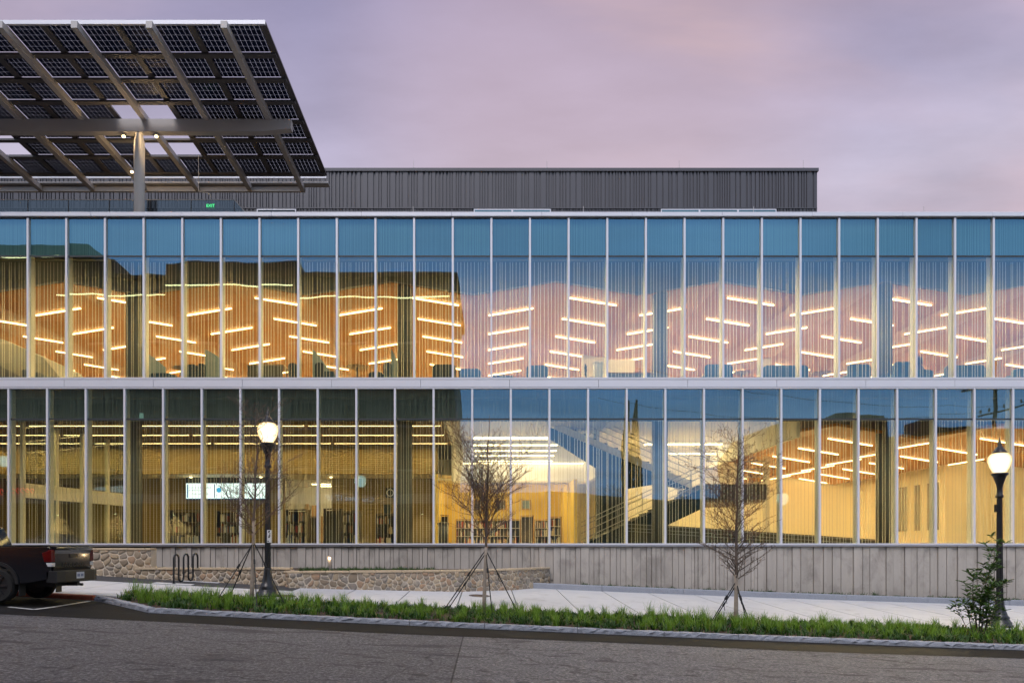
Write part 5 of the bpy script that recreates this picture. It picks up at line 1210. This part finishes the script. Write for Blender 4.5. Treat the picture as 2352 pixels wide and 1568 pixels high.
# ---- grasses
def blades(centers, nb, hmin, hmax, wid, spread, zf, arch=.55):
    """arching strap leaves as 3-segment strips, vectorised"""
    cs = np.repeat(np.array(centers), nb, axis=0); N = len(cs); a = rng.uniform(0, 2*np.pi, N); rr = np.abs(rng.normal(0, .06*spread, N)); b2 = rng.uniform(0, 2*np.pi, N)
    bx = cs[:, 0]+rr*np.cos(b2); by = cs[:, 1]+rr*np.sin(b2); bz = np.array([zf(x, y) for x, y, _ in centers]).repeat(nb)-.03
    h = rng.uniform(hmin, hmax, N)*cs[:, 2]; out = h*rng.uniform(.2, 1.0, N)*arch*1.3; w = wid*rng.uniform(.7, 1.3, N)
    px, py = -np.sin(a), np.cos(a); V = []
    for s, k in ((0, 1.0), (.38, .95), (.72, .7), (1.0, .06)):
        o = out*s**1.8; z = bz+h*(s-.28*s**3*(out/h)); ww = w*k/2
        V += [np.stack([bx+np.cos(a)*o-px*ww, by+np.sin(a)*o-py*ww, z], 1), np.stack([bx+np.cos(a)*o+px*ww, by+np.sin(a)*o+py*ww, z], 1)]
    v = np.stack(V, 1).reshape(-1, 3); i = np.arange(N)*8
    f = np.concatenate([np.stack([i+2*k, i+2*k+1, i+2*k+3, i+2*k+2], 1) for k in range(3)])
    return v, f
def mesh_np(name, v, f, mat):
    me = bpy.data.meshes.new(name); me.vertices.add(len(v)); me.vertices.foreach_set('co', v.ravel()); me.loops.add(f.size); me.loops.foreach_set('vertex_index', f.ravel().astype(np.int32))
    me.polygons.add(len(f)); me.polygons.foreach_set('loop_start', np.arange(len(f), dtype=np.int32)*f.shape[1]); me.polygons.foreach_set('loop_total', np.full(len(f), f.shape[1], dtype=np.int32))
    me.update(); me.validate(); me.materials.append(mat); o = bpy.data.objects.new(name, me); C.objects.link(o); return tag(o, kind='stuff')
def kerb_y(x): return 17.75-(x+10.2)*(1.75/2.3) if x < -7.9 else 16.0
cen = []; dkc = []
rg = random.Random(41)
for i in range(9):
    x = -9.9
    while x < 26:
        y = 16.35+i*.32+rg.uniform(-.12, .12); xx = x+rg.uniform(-.14, .14)
        if y > kerb_y(xx)+.38 and y < 19.1 and (xx > -9.6) and (rg.random() < (.78 if i > 1 else .5)):
            lf = math.sin(xx*1.3+y*2.1)+math.sin(xx*.47-1.2)+math.sin(xx*3.1+y)*.5
            if lf < -1.1 and rg.random() < .7: continue
            s = rg.uniform(.6, 1.25)*(.98+.13*lf)
            cen.append((xx, y, s))
        x += .40
v, f = blades(cen, 46, .20, .39, .0085, 1.0, walk_z); mesh_np('grass', v, f, M['grass'])
v, f = blades([(x, y, s*.95) for x, y, s in cen[::2]], 6, .12, .34, .008, 1.5, walk_z, .9); mesh_np('dry_grass', v, f, M['grass_dry'])
for _ in range(2600):
    x, y = rg.uniform(-9.8, 26), rg.uniform(16.3, 19.1)
    if y > kerb_y(x)+.3: dkc.append((x, y, rg.uniform(.6, 1.2)))
v, f = blades(dkc, 9, .07, .20, .03, 1.6, walk_z, 1.0); mesh_np('ground_cover', v, f, M['grass_dark'])
# tufts on the planted bed and along the granite edging
bedz = zt_bed = wz(1311, 22.3)-.10
bc = []
for _ in range(150):
    u = rg.uniform(0, 1); px = 690+u*310; y = rg.uniform(22.95, 25.2)+u*.8
    bc.append((wx(px, y), y, rg.uniform(.6, 1.1)))
for px in (357, 375, 486, 510, 545, 565, 640): bc.append((wx(px, 26), 26.0, .9))
v, f = blades(bc, 30, .14, .28, .010, 1.0, lambda x, y: bedz); mesh_np('bed_grass', v, f, M['grass_dark'])
ec = []
for _ in range(260):
    x = rg.uniform(3.2, 26); ec.append((x, rg.uniform(26.3, 26.9), rg.uniform(.4, 1.2)*(1.5 if rg.random() < .12 else .8)))
v, f = blades(ec, 14, .10, .22, .016, 1.5, lambda x, y: walk_z(x, 26)+.16, 1.0); mesh_np('weeds', v, f, M['grass_dark'])
# fallen brown leaves and litter on the mulch
v = []; fl = MB()
for _ in range(700):
    x, y = rg.uniform(-9.6, 24), rg.uniform(16.15, 17.4)
    if y < kerb_y(x)+.2: continue
    z = walk_z(x, y)-.01; a = rg.uniform(0, 6.28); s = rg.uniform(.015, .04); fl.add([(x+s*math.cos(a+k*1.57), y+s*math.sin(a+k*1.57)*.6, z+rg.uniform(0, .02)) for k in range(4)], [(0,1,2,3)])
tag(obj('fallen_leaves', fl, M['dry_leaf']), kind='stuff')

# ================================================================== PICKUP TRUCK
XR, Y0, Y1 = -10.09, 15.78, 17.44; zr = road_z(-11, 15.8)+.10
tk = thing('pickup_truck', (XR-2.6, (Y0+Y1)/2, zr), 'black pickup truck parked at the kerb, tail towards the red kerb', 'pickup truck')
def X(d): return XR-d
zrail = H+.02; dz = zrail-1.36-zr
def Zt(h): return zrail-1.36+h
# bed side panels with wheel arch
def arch(cx_, r, n=10, base=.62): return [(X(cx_+r*math.cos(math.pi*k/n)), Zt(base-.2)+r*1.0*math.sin(math.pi*k/n)+.0) for k in range(n+1)]
side = [(X(.06), Zt(.66)), (X(.02), Zt(.9)), (X(.0), Zt(1.36)), (X(1.85), Zt(1.37)), (X(1.85), Zt(.52)), (X(1.72), Zt(.5))]+[(X(1.25-.47*math.cos(math.pi*k/10)*-1), Zt(.50)+.44*math.sin(math.pi*k/10)) for k in range(11)][::1]+[(X(.74), Zt(.5)), (X(.4), Zt(.55))]
arcp = [(X(1.25+.46*math.cos(math.pi*k/10)), Zt(.50)+.45*math.sin(math.pi*k/10)) for k in range(11)]
side = [(X(.05), Zt(.60)), (X(.0), Zt(.92)), (X(.02), Zt(1.33)), (X(.05), Zt(1.36)), (X(1.88), Zt(1.37)), (X(1.88), Zt(.50))]+arcp+[(X(.5), Zt(.52))]
for ya, yb in ((Y0, Y0+.06), (Y1-.06, Y1)):
    mb = MB(); mb.prism(side, 'y', ya, yb); obj('bed_side', mb, M['paint'], tk, bevel=.015)
for ya in (Y0-.035, Y1-.005):
    mb = MB(); n = 12; ring = []
    for rr in (.455, .53):
        ring += [(X(1.25+rr*math.cos(math.pi*k/n)), Zt(.50)+(rr-.01)*math.sin(math.pi*k/n)) for k in range(n+1)]
    for y in (ya, ya+.04): mb.v += [(a, y, b) for a, b in ring]
    m = n+1
    for k in range(n): mb.f += [(k, k+1, m+k+1, m+k), (2*m+k, 3*m+k, 3*m+k+1, 2*m+k+1), (m+k, m+k+1, 3*m+k+1, 3*m+k), (k+1, k, 2*m+k, 2*m+k+1)]
    obj('fender_flare', mb, M['plastic'], tk)
mb = MB(); mb.box(X(1.86), X(.04), Y0+.061, Y1-.061, Zt(.62), Zt(.80)); obj('bed_floor', mb, M['plastic'], tk)
for ya in (Y0+.0, Y1-.09): mb = MB(); mb.box(X(1.87), X(.06), ya, ya+.09, Zt(1.371), Zt(1.395)); obj('rail_cap', mb, M['plastic'], tk, bevel=.008)
# tailgate with spoiler lip, recess and lettering
YT0, YT1 = Y0+.10, Y1-.10
tg = [(Zt(.80), .0), (Zt(.88), .025), (Zt(1.20), .03), (Zt(1.28), .05), (Zt(1.33), .09), (Zt(1.37), .08), (Zt(1.375), -.02), (Zt(.80), -.05)]
mb = MB(); n = len(tg); mb.v += [(XR+o_-.0, y, z) for y in (YT0, YT1) for z, o_ in tg]; mb.f += [tuple(range(n)), tuple(range(n, 2*n))[::-1]]+[(k, k+n, (k+1) % n+n, (k+1) % n) for k in range(n)]
tgo = obj('tailgate', mb, M['paint'], tk, bevel=.01)
mb = MB(); mb.box(XR+.03, XR+.045, (YT0+YT1)/2-.16, (YT0+YT1)/2+.16, Zt(1.10), Zt(1.19)); obj('handle', mb, M['plastic'], tgo, bevel=.006)
lt = text('lettering', 'TACOMA', .15, (XR+.027, (YT0+YT1)/2, Zt(.93)), (math.pi/2, 0, math.pi/2), M['plastic'], tgo, .006, 'CENTER', 1.5)
# tail lights
for (ya, yb, s) in ((Y0-.012, Y0+.13, 1), (Y1-.13, Y1+.012, -1)):
    mb = MB(); pr = [(X(.20), Zt(1.22)), (X(-.035), Zt(1.30)), (X(-.045), Zt(1.0)), (X(.14), Zt(1.0))]; mb.prism(pr, 'y', ya, yb); tlo = obj('tail_light', mb, M['tail_red'], tk, bevel=.02)
    mb = MB(); mb.prism([(X(.10), Zt(.985)), (X(-.04), Zt(.99)), (X(-.035), Zt(.90)), (X(.06), Zt(.90))], 'y', ya+.004, yb-.004); obj('reverse_lens', mb, M['lens_clear'], tlo, bevel=.01)
# bumper, plate, hitch
bp = [(Y0-.0, .0), (Y0+.02, .14), (Y0+.25, .20), (Y1-.25, .20), (Y1-.02, .14), (Y1, .0)]
mb = MB(); vs = [(XR+o_, y, z) for z in (Zt(.52), Zt(.80)) for y, o_ in bp]+[(XR-.1, y, z) for z in (Zt(.52), Zt(.80)) for y, o_ in bp]
mb.v = vs; N6 = 6
for k in range(5): mb.f += [(k, k+1, N6+k+1, N6+k), (12+k, 18+k, 18+k+1, 12+k+1), (6+k, 6+k+1, 18+k+1, 18+k), (k+1, k, 12+k, 12+k+1)]
mb.f += [(0, 6, 18, 12), (5, 17, 23, 11)]; bmp = obj('bumper', mb, M['plastic'], tk, bevel=.025)
yc = (Y0+Y1)/2; mb = MB(); mb.box(XR+.202, XR+.207, yc-.155, yc+.155, Zt(.60), Zt(.755)); plt = obj('number_plate', mb, plain('plate_white', (.5, .55, .62), .4), bmp)
mb = MB()
for k in range(7):
    if k != 3: mb.box(XR+.208, XR+.210, yc-.125+k*.036, yc-.125+k*.036+.022, Zt(.645), Zt(.71))
obj('plate_marks', mb, plain('plate_blue', (.03, .06, .2), .5), plt)
mb = MB(); mb.box(XR-.1, XR+.16, yc-.05, yc+.05, Zt(.42), Zt(.50)); obj('hitch', mb, M['plastic'], tk)
mb = MB(); mb.tube([(XR-.5, Y1-.35, Zt(.45)), (XR-.05, Y1-.3, Zt(.42))], .035, 10); obj('exhaust_pipe', mb, M['chrome'], tk)
# chassis, axle, mud flaps, wheels
mb = MB(); mb.box(X(5.0), X(.1), Y0+.35, Y1-.35, Zt(.42), Zt(.60)); obj('chassis', mb, M['plastic'], tk)
mb = MB(); mb.tube([(X(1.25), Y0+.2, zr+.39), (X(1.25), Y1-.2, zr+.39)], .06, 10); obj('axle', mb, M['plastic'], tk)
for y in (Y0+.04, Y1-.26): mb = MB(); mb.box(X(.76), X(.74), y, y+.22, Zt(.22), Zt(.52)); obj('mud_flap', mb, M['plastic'], tk)
for d in (1.25, 4.45):
    for s, y in ((-1, Y0+.02), (1, Y1-.02)):
        y_ = y+s*-.0; mb = MB(); pr = [(.26, -.12), (.36, -.125), (.39, -.08), (.39, .08), (.36, .125), (.26, .12)]
        yc_ = y-s*.11; n = 28
        mb.v = [(X(d)+rr*math.cos(2*math.pi*k/n), yc_+w, zr+.39+rr*math.sin(2*math.pi*k/n)) for rr, w in pr for k in range(n)]
        mb.f = [(i*n+k, i*n+(k+1) % n, ((i+1) % 6)*n+(k+1) % n, ((i+1) % 6)*n+k) for i in range(6) for k in range(n)]
        wh = obj('wheel', mb, M['rubber'], tk)
        mb = MB(); mb.tube([(X(d), yc_-.09, zr+.39), (X(d), yc_+.09, zr+.39)], .262, 20)
        for q in range(6): a = q*math.pi/3; mb.bar((X(d)+.05*math.cos(a), yc_+s*.1, zr+.39+.05*math.sin(a)), (X(d)+.25*math.cos(a), yc_+s*.1, zr+.39+.25*math.sin(a)), .04, .05)
        obj('rim', mb, M['chrome'], wh)
# cab, roof, glass, bonnet
body = [(X(1.92), Zt(.5)), (X(1.92), Zt(1.32)), (X(3.9), Zt(1.32)), (X(4.0), Zt(1.30)), (X(5.25), Zt(1.16)), (X(5.32), Zt(.9)), (X(5.3), Zt(.5)), (X(4.93), Zt(.5))]+[(X(4.45-.46*math.cos(math.pi*k/10)*-1), Zt(.5)+.45*math.sin(math.pi*k/10)) for k in range(11)][::-1]+[(X(3.97), Zt(.45)), (X(1.95), Zt(.45))]
mb = MB(); mb.prism(body, 'y', Y0, Y1); obj('body', mb, M['paint'], tk, bevel=.02)
def cabring(d, z, inset): return [(X(d), Y0+inset, z), (X(d), Y1-inset, z)]
mb = MB(); b = [(1.94, 1.33, .03), (2.12, 1.86, .20), (3.3, 1.88, .2), (4.0, 1.33, .05)]
mb.hexa([(X(1.94), Y0+.03, Zt(1.32)), (X(1.94), Y1-.03, Zt(1.32)), (X(4.0), Y1-.05, Zt(1.32)), (X(4.0), Y0+.05, Zt(1.32))], [(X(2.10), Y0+.2, Zt(1.86)), (X(2.10), Y1-.2, Zt(1.86)), (X(3.2), Y1-.2, Zt(1.88)), (X(3.2), Y0+.2, Zt(1.88))]); obj('cab', mb, M['paint'], tk, bevel=.05)
mb = MB(); mb.add([(X(1.955)+.012, Y0+.14, Zt(1.39)), (X(1.955)+.012, Y1-.14, Zt(1.39)), (X(2.075)+.012, Y1-.27, Zt(1.79)), (X(2.075)+.012, Y0+.27, Zt(1.79))], [(0,1,2,3)]); obj('rear_window', mb, M['glass_dark'], tk)
for y, s in ((Y0, 1), (Y1, -1)):
    mb = MB(); mb.add([(X(2.15), y+s*(.045), Zt(1.39)), (X(3.75), y+s*(.055), Zt(1.39)), (X(3.2), y+s*.165, Zt(1.78)), (X(2.25), y+s*.16, Zt(1.78))], [(0,1,2,3)]); obj('side_window', mb, M['glass_dark'], tk)

# ================================================================== ACROSS THE STREET (seen mirrored in the glass)
ZV_ = 2*YF+8.0
def rx(px): return wx(px, ZV_)
def rz(py): return wz(py, ZV_)
opp = thing('parking_building', (-20, -8, H-1.5), 'tall dark mid-rise building across the street, seen only mirrored in the glass', 'building')
def opart(name, mat, *bx, parent=opp):
    mb = MB()
    for b in bx: mb.box(*b)
    return obj(name, mb, mat, parent)
XE2 = rx(1045)
opart('base_wall', M['brick'], (-75, XE2, -24, -8.0, -4, H+4.9)); opart('upper_wall', M['far_wall'], (-75, XE2, -24, -8.02, H+4.905, rz(640)))
opart('parapet', M['far_trim'], (rx(688), XE2+.3, -24.2, -7.6, rz(640)+.005, rz(630)), (rx(270), rx(382), -24.2, -7.6, rz(640)+.005, rz(632)), (rx(382)+.01, rx(687), -24.2, -7.7, rz(640)+.005, rz(606)), (-75, rx(225), -24.2, -6.6, rz(600), rz(577)), (-75, rx(268), -24.2, -7.7, rz(640)+.005, rz(601)))
for k, (a, b, y) in enumerate(((690, 1033, 688), (140, 386, 683), (387, 676, 660), (-60, 160, 606))):
    zz = rz(y); yy = -7.45 if a > -50 else -6.5
    opart('led_trim', M['led_trim'], (rx(a), rx(b), yy-.05, yy, zz, zz+.09)); opart('cornice', M['far_trim'], (rx(a), rx(b), -8.0, yy-.06, zz+.15, zz+.6))
opart('stone_band', M['far_band'], (-75, XE2+.06, -8.1, -7.88, H+4.0, H+4.9))
flo = 0
for z in (H+7.2, H+11.0, H+14.8, H+18.6):
    flo += 1; x = -73
    while x < XE2-3:
        w = opart('window', M['glass_dark'], (x, x+2.3, -8.1, -7.98, z, z+2.0)); mb = MB(); mb.box(x-.15, x+2.45, -7.97, -7.75, z-.2, z-.02); obj('sill', mb, M['far_band'], w); x += 4.6
w = opart('lit_window', emit('far_lit_window', (.9, .85, .45), .9), (rx(322), rx(330), -8.0, -7.96, rz(962), rz(948)))
text('lettering', "Clearance 12' 10\"", .62, (rx(803), -7.86, H+4.45), (math.pi/2, 0, math.pi), emit('sign_letters', (.75, .78, .8), .9), opp, .02, 'CENTER', 1.0)
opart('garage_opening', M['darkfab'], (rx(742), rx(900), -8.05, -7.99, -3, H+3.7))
for k, px in enumerate((140, 268, 405, 970)):
    x = rx(px); z = rz(1176); t = thing('wall_lantern', (x, -7.9, z), ['lit wall lantern mirrored left of the entrance vestibule', 'lit wall lantern mirrored just left of the first ground floor column', 'lit wall lantern mirrored in the bookcase below the sign', 'lit wall lantern mirrored left of the yellow room'][k], 'wall lantern', 'wall lanterns across the street')
    mb = MB(); mb.lathe([(.09, -.16), (.11, -.12), (.11, .12), (.09, .16)], x, -7.72, z, 14); obj('shade', mb, M['dark_steel'], t)
    mb = MB(); mb.box(x-.05, x+.05, -7.98, -7.83, z-.05, z+.05); obj('bracket', mb, M['dark_steel'], t)
    mb = MB(); mb.lathe([(.08, -.20), (.08, -.165)], x, -7.72, z, 12); obj('bulb', mb, emit('lantern_bulb', (1, .6, .25), 12), t)
    l = bpy.data.lights.new('lantern_lamp', 'SPOT'); l.energy = 3600; l.spot_size = 1.7; l.spot_blend = .5; l.color = (1, .44, .12); l.shadow_soft_size = .05; lo = bpy.data.objects.new('lantern_lamp', l); C.objects.link(lo); lo.parent = t; lo.location = (0, .22, -.22); lo.rotation_euler = (-.30, 0, 0)
sg2 = thing('neon_sign', (rx(20), -7.8, rz(1130)), 'red glowing sign across the street mirrored at the far left', 'sign')
mb = MB(); rr = random.Random(8); x = rx(-6)
while x < rx(78):
    w = rr.uniform(.25, .5); zc = rz(1127); hh_ = rr.uniform(.25, .5); n = 9
    mb.tube([(x+w/2+w/2*math.cos(5.2*k/n+rr.uniform(0, .3)), -7.75, zc+hh_/2*math.sin(5.2*k/n)) for k in range(n+1)], .035, 5); x += w+.12
obj('tube', mb, M['neon_red'], sg2); mb = MB(); mb.box(rx(-12), rx(82), -7.99, -7.93, rz(1137), rz(1118)); obj('backing', mb, M['far_trim'], sg2)
# low houses on the right
ho = thing('brick_shop_row', (35, -10, H-4), 'low brick shop row across the street, mirrored behind the right-hand ground floor', 'building')
ZV_ = 2*YF+10.0
mb = MB(); mb.prism([(rx(1735), -5), (rx(2600), -5), (rx(2600), rz(985)), (rx(2120), rz(985)), (rx(2075), rz(1008)), (rx(2030), rz(1004)), (rx(2026), rz(968)), (rx(1900), rz(962)), (rx(1800), rz(964)), (rx(1765), rz(976)), (rx(1758), rz(992)), (rx(1735), rz(1032))], 'y', -20, -10); obj('front_wall', mb, M['brick'], ho)
for a, b, y0_, y1_ in ((1915, 1965, 966, 950), (1972, 2027, 970, 954), (2110, 2140, 990, 966), (2025, 2034, 1000, 960)): mb = MB(); mb.box(rx(a), rx(b), -12, -9.7, rz(y0_+8), rz(y1_)); obj('cornice_block', mb, M['far_trim'], ho)
mb = MB(); mb.box(rx(2140), rx(2600), -10.4, -9.6, rz(992), rz(982)); obj('cornice', mb, M['far_trim'], ho)
for k in range(9):
    x = rx(1790)+k*4.1; mb = MB(); mb.box(x, x+1.5, -10.05, -9.97, H+1.6, H+4.2); obj('window', mb, M['glass_dark'], ho)
mb = MB(); zvh = 2*YF+60; hp = [(-15, 1128), (1000, 1128), (1180, 1131), (1290, 1126), (1420, 1140), (1520, 1150), (1640, 1146), (1900, 1140), (2700, 1130)]
rows_ = []
for k, (p, y) in enumerate(hp): rows_.append([(wx(p, zvh), -40, -6), (wx(p, zvh), -60, wz(y, zvh)), (wx(p, zvh)*1.1, -140, wz(y, zvh)-3)])
mb.add([q for r_ in rows_ for q in r_], [(i*3+j, i*3+3+j, i*3+4+j, i*3+1+j) for i in range(len(hp)-1) for j in range(2)]); tag(obj('hills', mb, M['far_leaf']), kind='structure')
# evergreen trees, hedge bank, utility pole
def conifer(px, Y, top, wid, label, seed):
    Zv = 2*YF-Y; x = wx(px, Zv); zt_ = wz(top, Zv); z0 = road_z(x, 0)-.2; r = random.Random(seed); t = thing('cypress_tree', (x, Y, z0), label, 'tree', 'evergreens across the street')
    mb = MB(); mb.tube([(x, Y, z0), (x, Y, zt_-1)], [.16, .04], 6); obj('trunk', mb, M['bark'], t)
    mb = MB()
    for k in range(1500):
        f = r.random()**.8; z = z0+1+(zt_-z0-1)*f; R_ = wid*(math.sin(min(1, (1-f)*2.2)*1.57))*(.7+.3*r.random()); a = r.uniform(0, 6.28); p = Vector((x+R_*math.cos(a), Y+R_*math.sin(a), z)); d = Vector((math.cos(a)*.3, math.sin(a)*.3, 1)).normalized(); s = d.orthogonal().normalized()*.07
        mb.add([p-s, p+d*.35, p+s, p-d*.1], [(0,1,2,3)])
    obj('crown', mb, M['far_leaf'], t)
conifer(1440, -12, 926, .45, 'slender cypress mirrored left of the staircase column, left of two', 51); conifer(1459, -13, 924, .55, 'slender cypress mirrored left of the staircase column, right of two', 52)
def bush(px, Y, top, wid, label, seed):
    Zv = 2*YF-Y; x = wx(px, Zv); zt_ = wz(top, Zv); z0 = road_z(x, 0)-.3; r = random.Random(seed); t = thing('street_tree', (x, Y, z0), label, 'tree', 'broadleaf trees across the street')
    mb = MB(); mb.tube([(x, Y, z0), (x, Y, z0+(zt_-z0)*.7)], [.2, .06], 6); obj('trunk', mb, M['bark'], t)
    mb = MB(); cz = z0+(zt_-z0)*.62
    for k in range(1400):
        v = Vector((r.gauss(0, 1), r.gauss(0, 1), r.gauss(0, 1))).normalized()*r.uniform(.4, 1)**.5; p = Vector((x+v.x*wid, Y+v.y*wid, cz+v.z*(zt_-cz))); a = Vector((r.uniform(-1, 1), r.uniform(-1, 1), r.uniform(-1, 1))).normalized()*.16; b_ = a.orthogonal().normalized()*.09; mb.add([p-a, p+b_, p+a, p-b_], [(0,1,2,3)])
    obj('crown', mb, M['far_leaf'], t)
bush(1368, -20, 1140, 2.2, 'dark round tree mirrored beside the stair foot', 61); bush(1560, -26, 1140, 5, 'wide dark tree mass mirrored behind the stair column', 62); bush(1470, -30, 1175, 5, 'low dark tree mirrored at the foot of the cypresses', 63)
pox, poy = wx(2283, 2*YF+2), -2.0; zv2 = 2*YF+2
po = thing('utility_pole', (pox, poy, road_z(pox, 0)), 'wooden utility pole with crossarms and insulators mirrored in the upper right transoms', 'utility pole')
def pz(py): return wz(py, zv2)
def pxx(p): return wx(p, zv2)
mb = MB(); mb.tube([(pox, poy, road_z(pox, 0)-.3), (pox, poy, pz(828))], [.19, .14], 10); obj('pole', mb, M['stem'], po)
for (a, ya, b, yb) in ((2245, 958, 2350, 930), (2205, 900, 2345, 880)): mb = MB(); mb.bar((pxx(a), poy+.15, pz(ya)), (pxx(b), poy+.15, pz(yb)), .12, .14); obj('crossarm', mb, M['stem'], po)
for p, y in ((2250, 952), (2266, 948), (2300, 938), (2318, 934), (2342, 926), (2210, 897), (2230, 893), (2336, 876)): mb = MB(); mb.lathe([(.05, 0), (.09, .06), (.05, .1), (.09, .16), (.05, .2), (.08, .26), (.03, .34)], pxx(p), poy+.15, pz(y), 10); obj('insulator', mb, M['dark_steel'], po)
for i, (a, ya, b, yb) in enumerate(((2300, 935, 1500, 800), (2250, 948, 1400, 880), (2342, 922, 2700, 890))):
    mb = MB(); pts = [(pxx(a+(b-a)*k/12), poy+.15-6*(k/12), pz(ya+(yb-ya)*k/12)-1.2*math.sin(math.pi*k/12)) for k in range(13)]; mb.tube(pts, .018, 4); tag(obj('power_line', mb, M['strap']), ['power line mirrored sloping up across the right upper panes', 'lower power line mirrored above the pole arm', 'short power line mirrored right of the pole'][i], 'power line', 'power lines across the street')
# parked sedan across the street
def sedan(xc, yc, label):
    zc = road_z(xc, 0)+.0; t = thing('parked_car', (xc, yc, zc), label, 'car'); sil = plain('silver_car_paint', (.35, .36, .38), .25, .6, .03)
    prof = [(-2.25, .35), (-2.3, .75), (-2.1, .92), (-1.5, .98), (-.9, 1.38), (.4, 1.42), (1.2, 1.0), (2.1, .86), (2.3, .6), (2.25, .3)]
    mb = MB(); mb.prism([(xc+a, zc+b) for a, b in prof], 'y', yc-.88, yc+.88); obj('body', mb, sil, t, bevel=.06)
    for y in (yc-.885, yc+.885): mb = MB(); mb.add([(xc+a, y, zc+b) for a, b in ((-1.3, .98), (-.85, 1.32), (.35, 1.35), (1.0, 1.0))], [(0,1,2,3)]); obj('side_window', mb, M['glass_dark'], t)
    for dx in (-1.4, 1.4):
        for y in (yc-.8, yc+.8): mb = MB(); mb.tube([(xc+dx, y-.1, zc+.32), (xc+dx, y+.1, zc+.32)], .32, 20); obj('wheel', mb, M['rubber'], t)
sedan(wx(140, 2*YF-2.2), 2.2, 'silver sedan parked across the street, mirrored beside the truck cab')
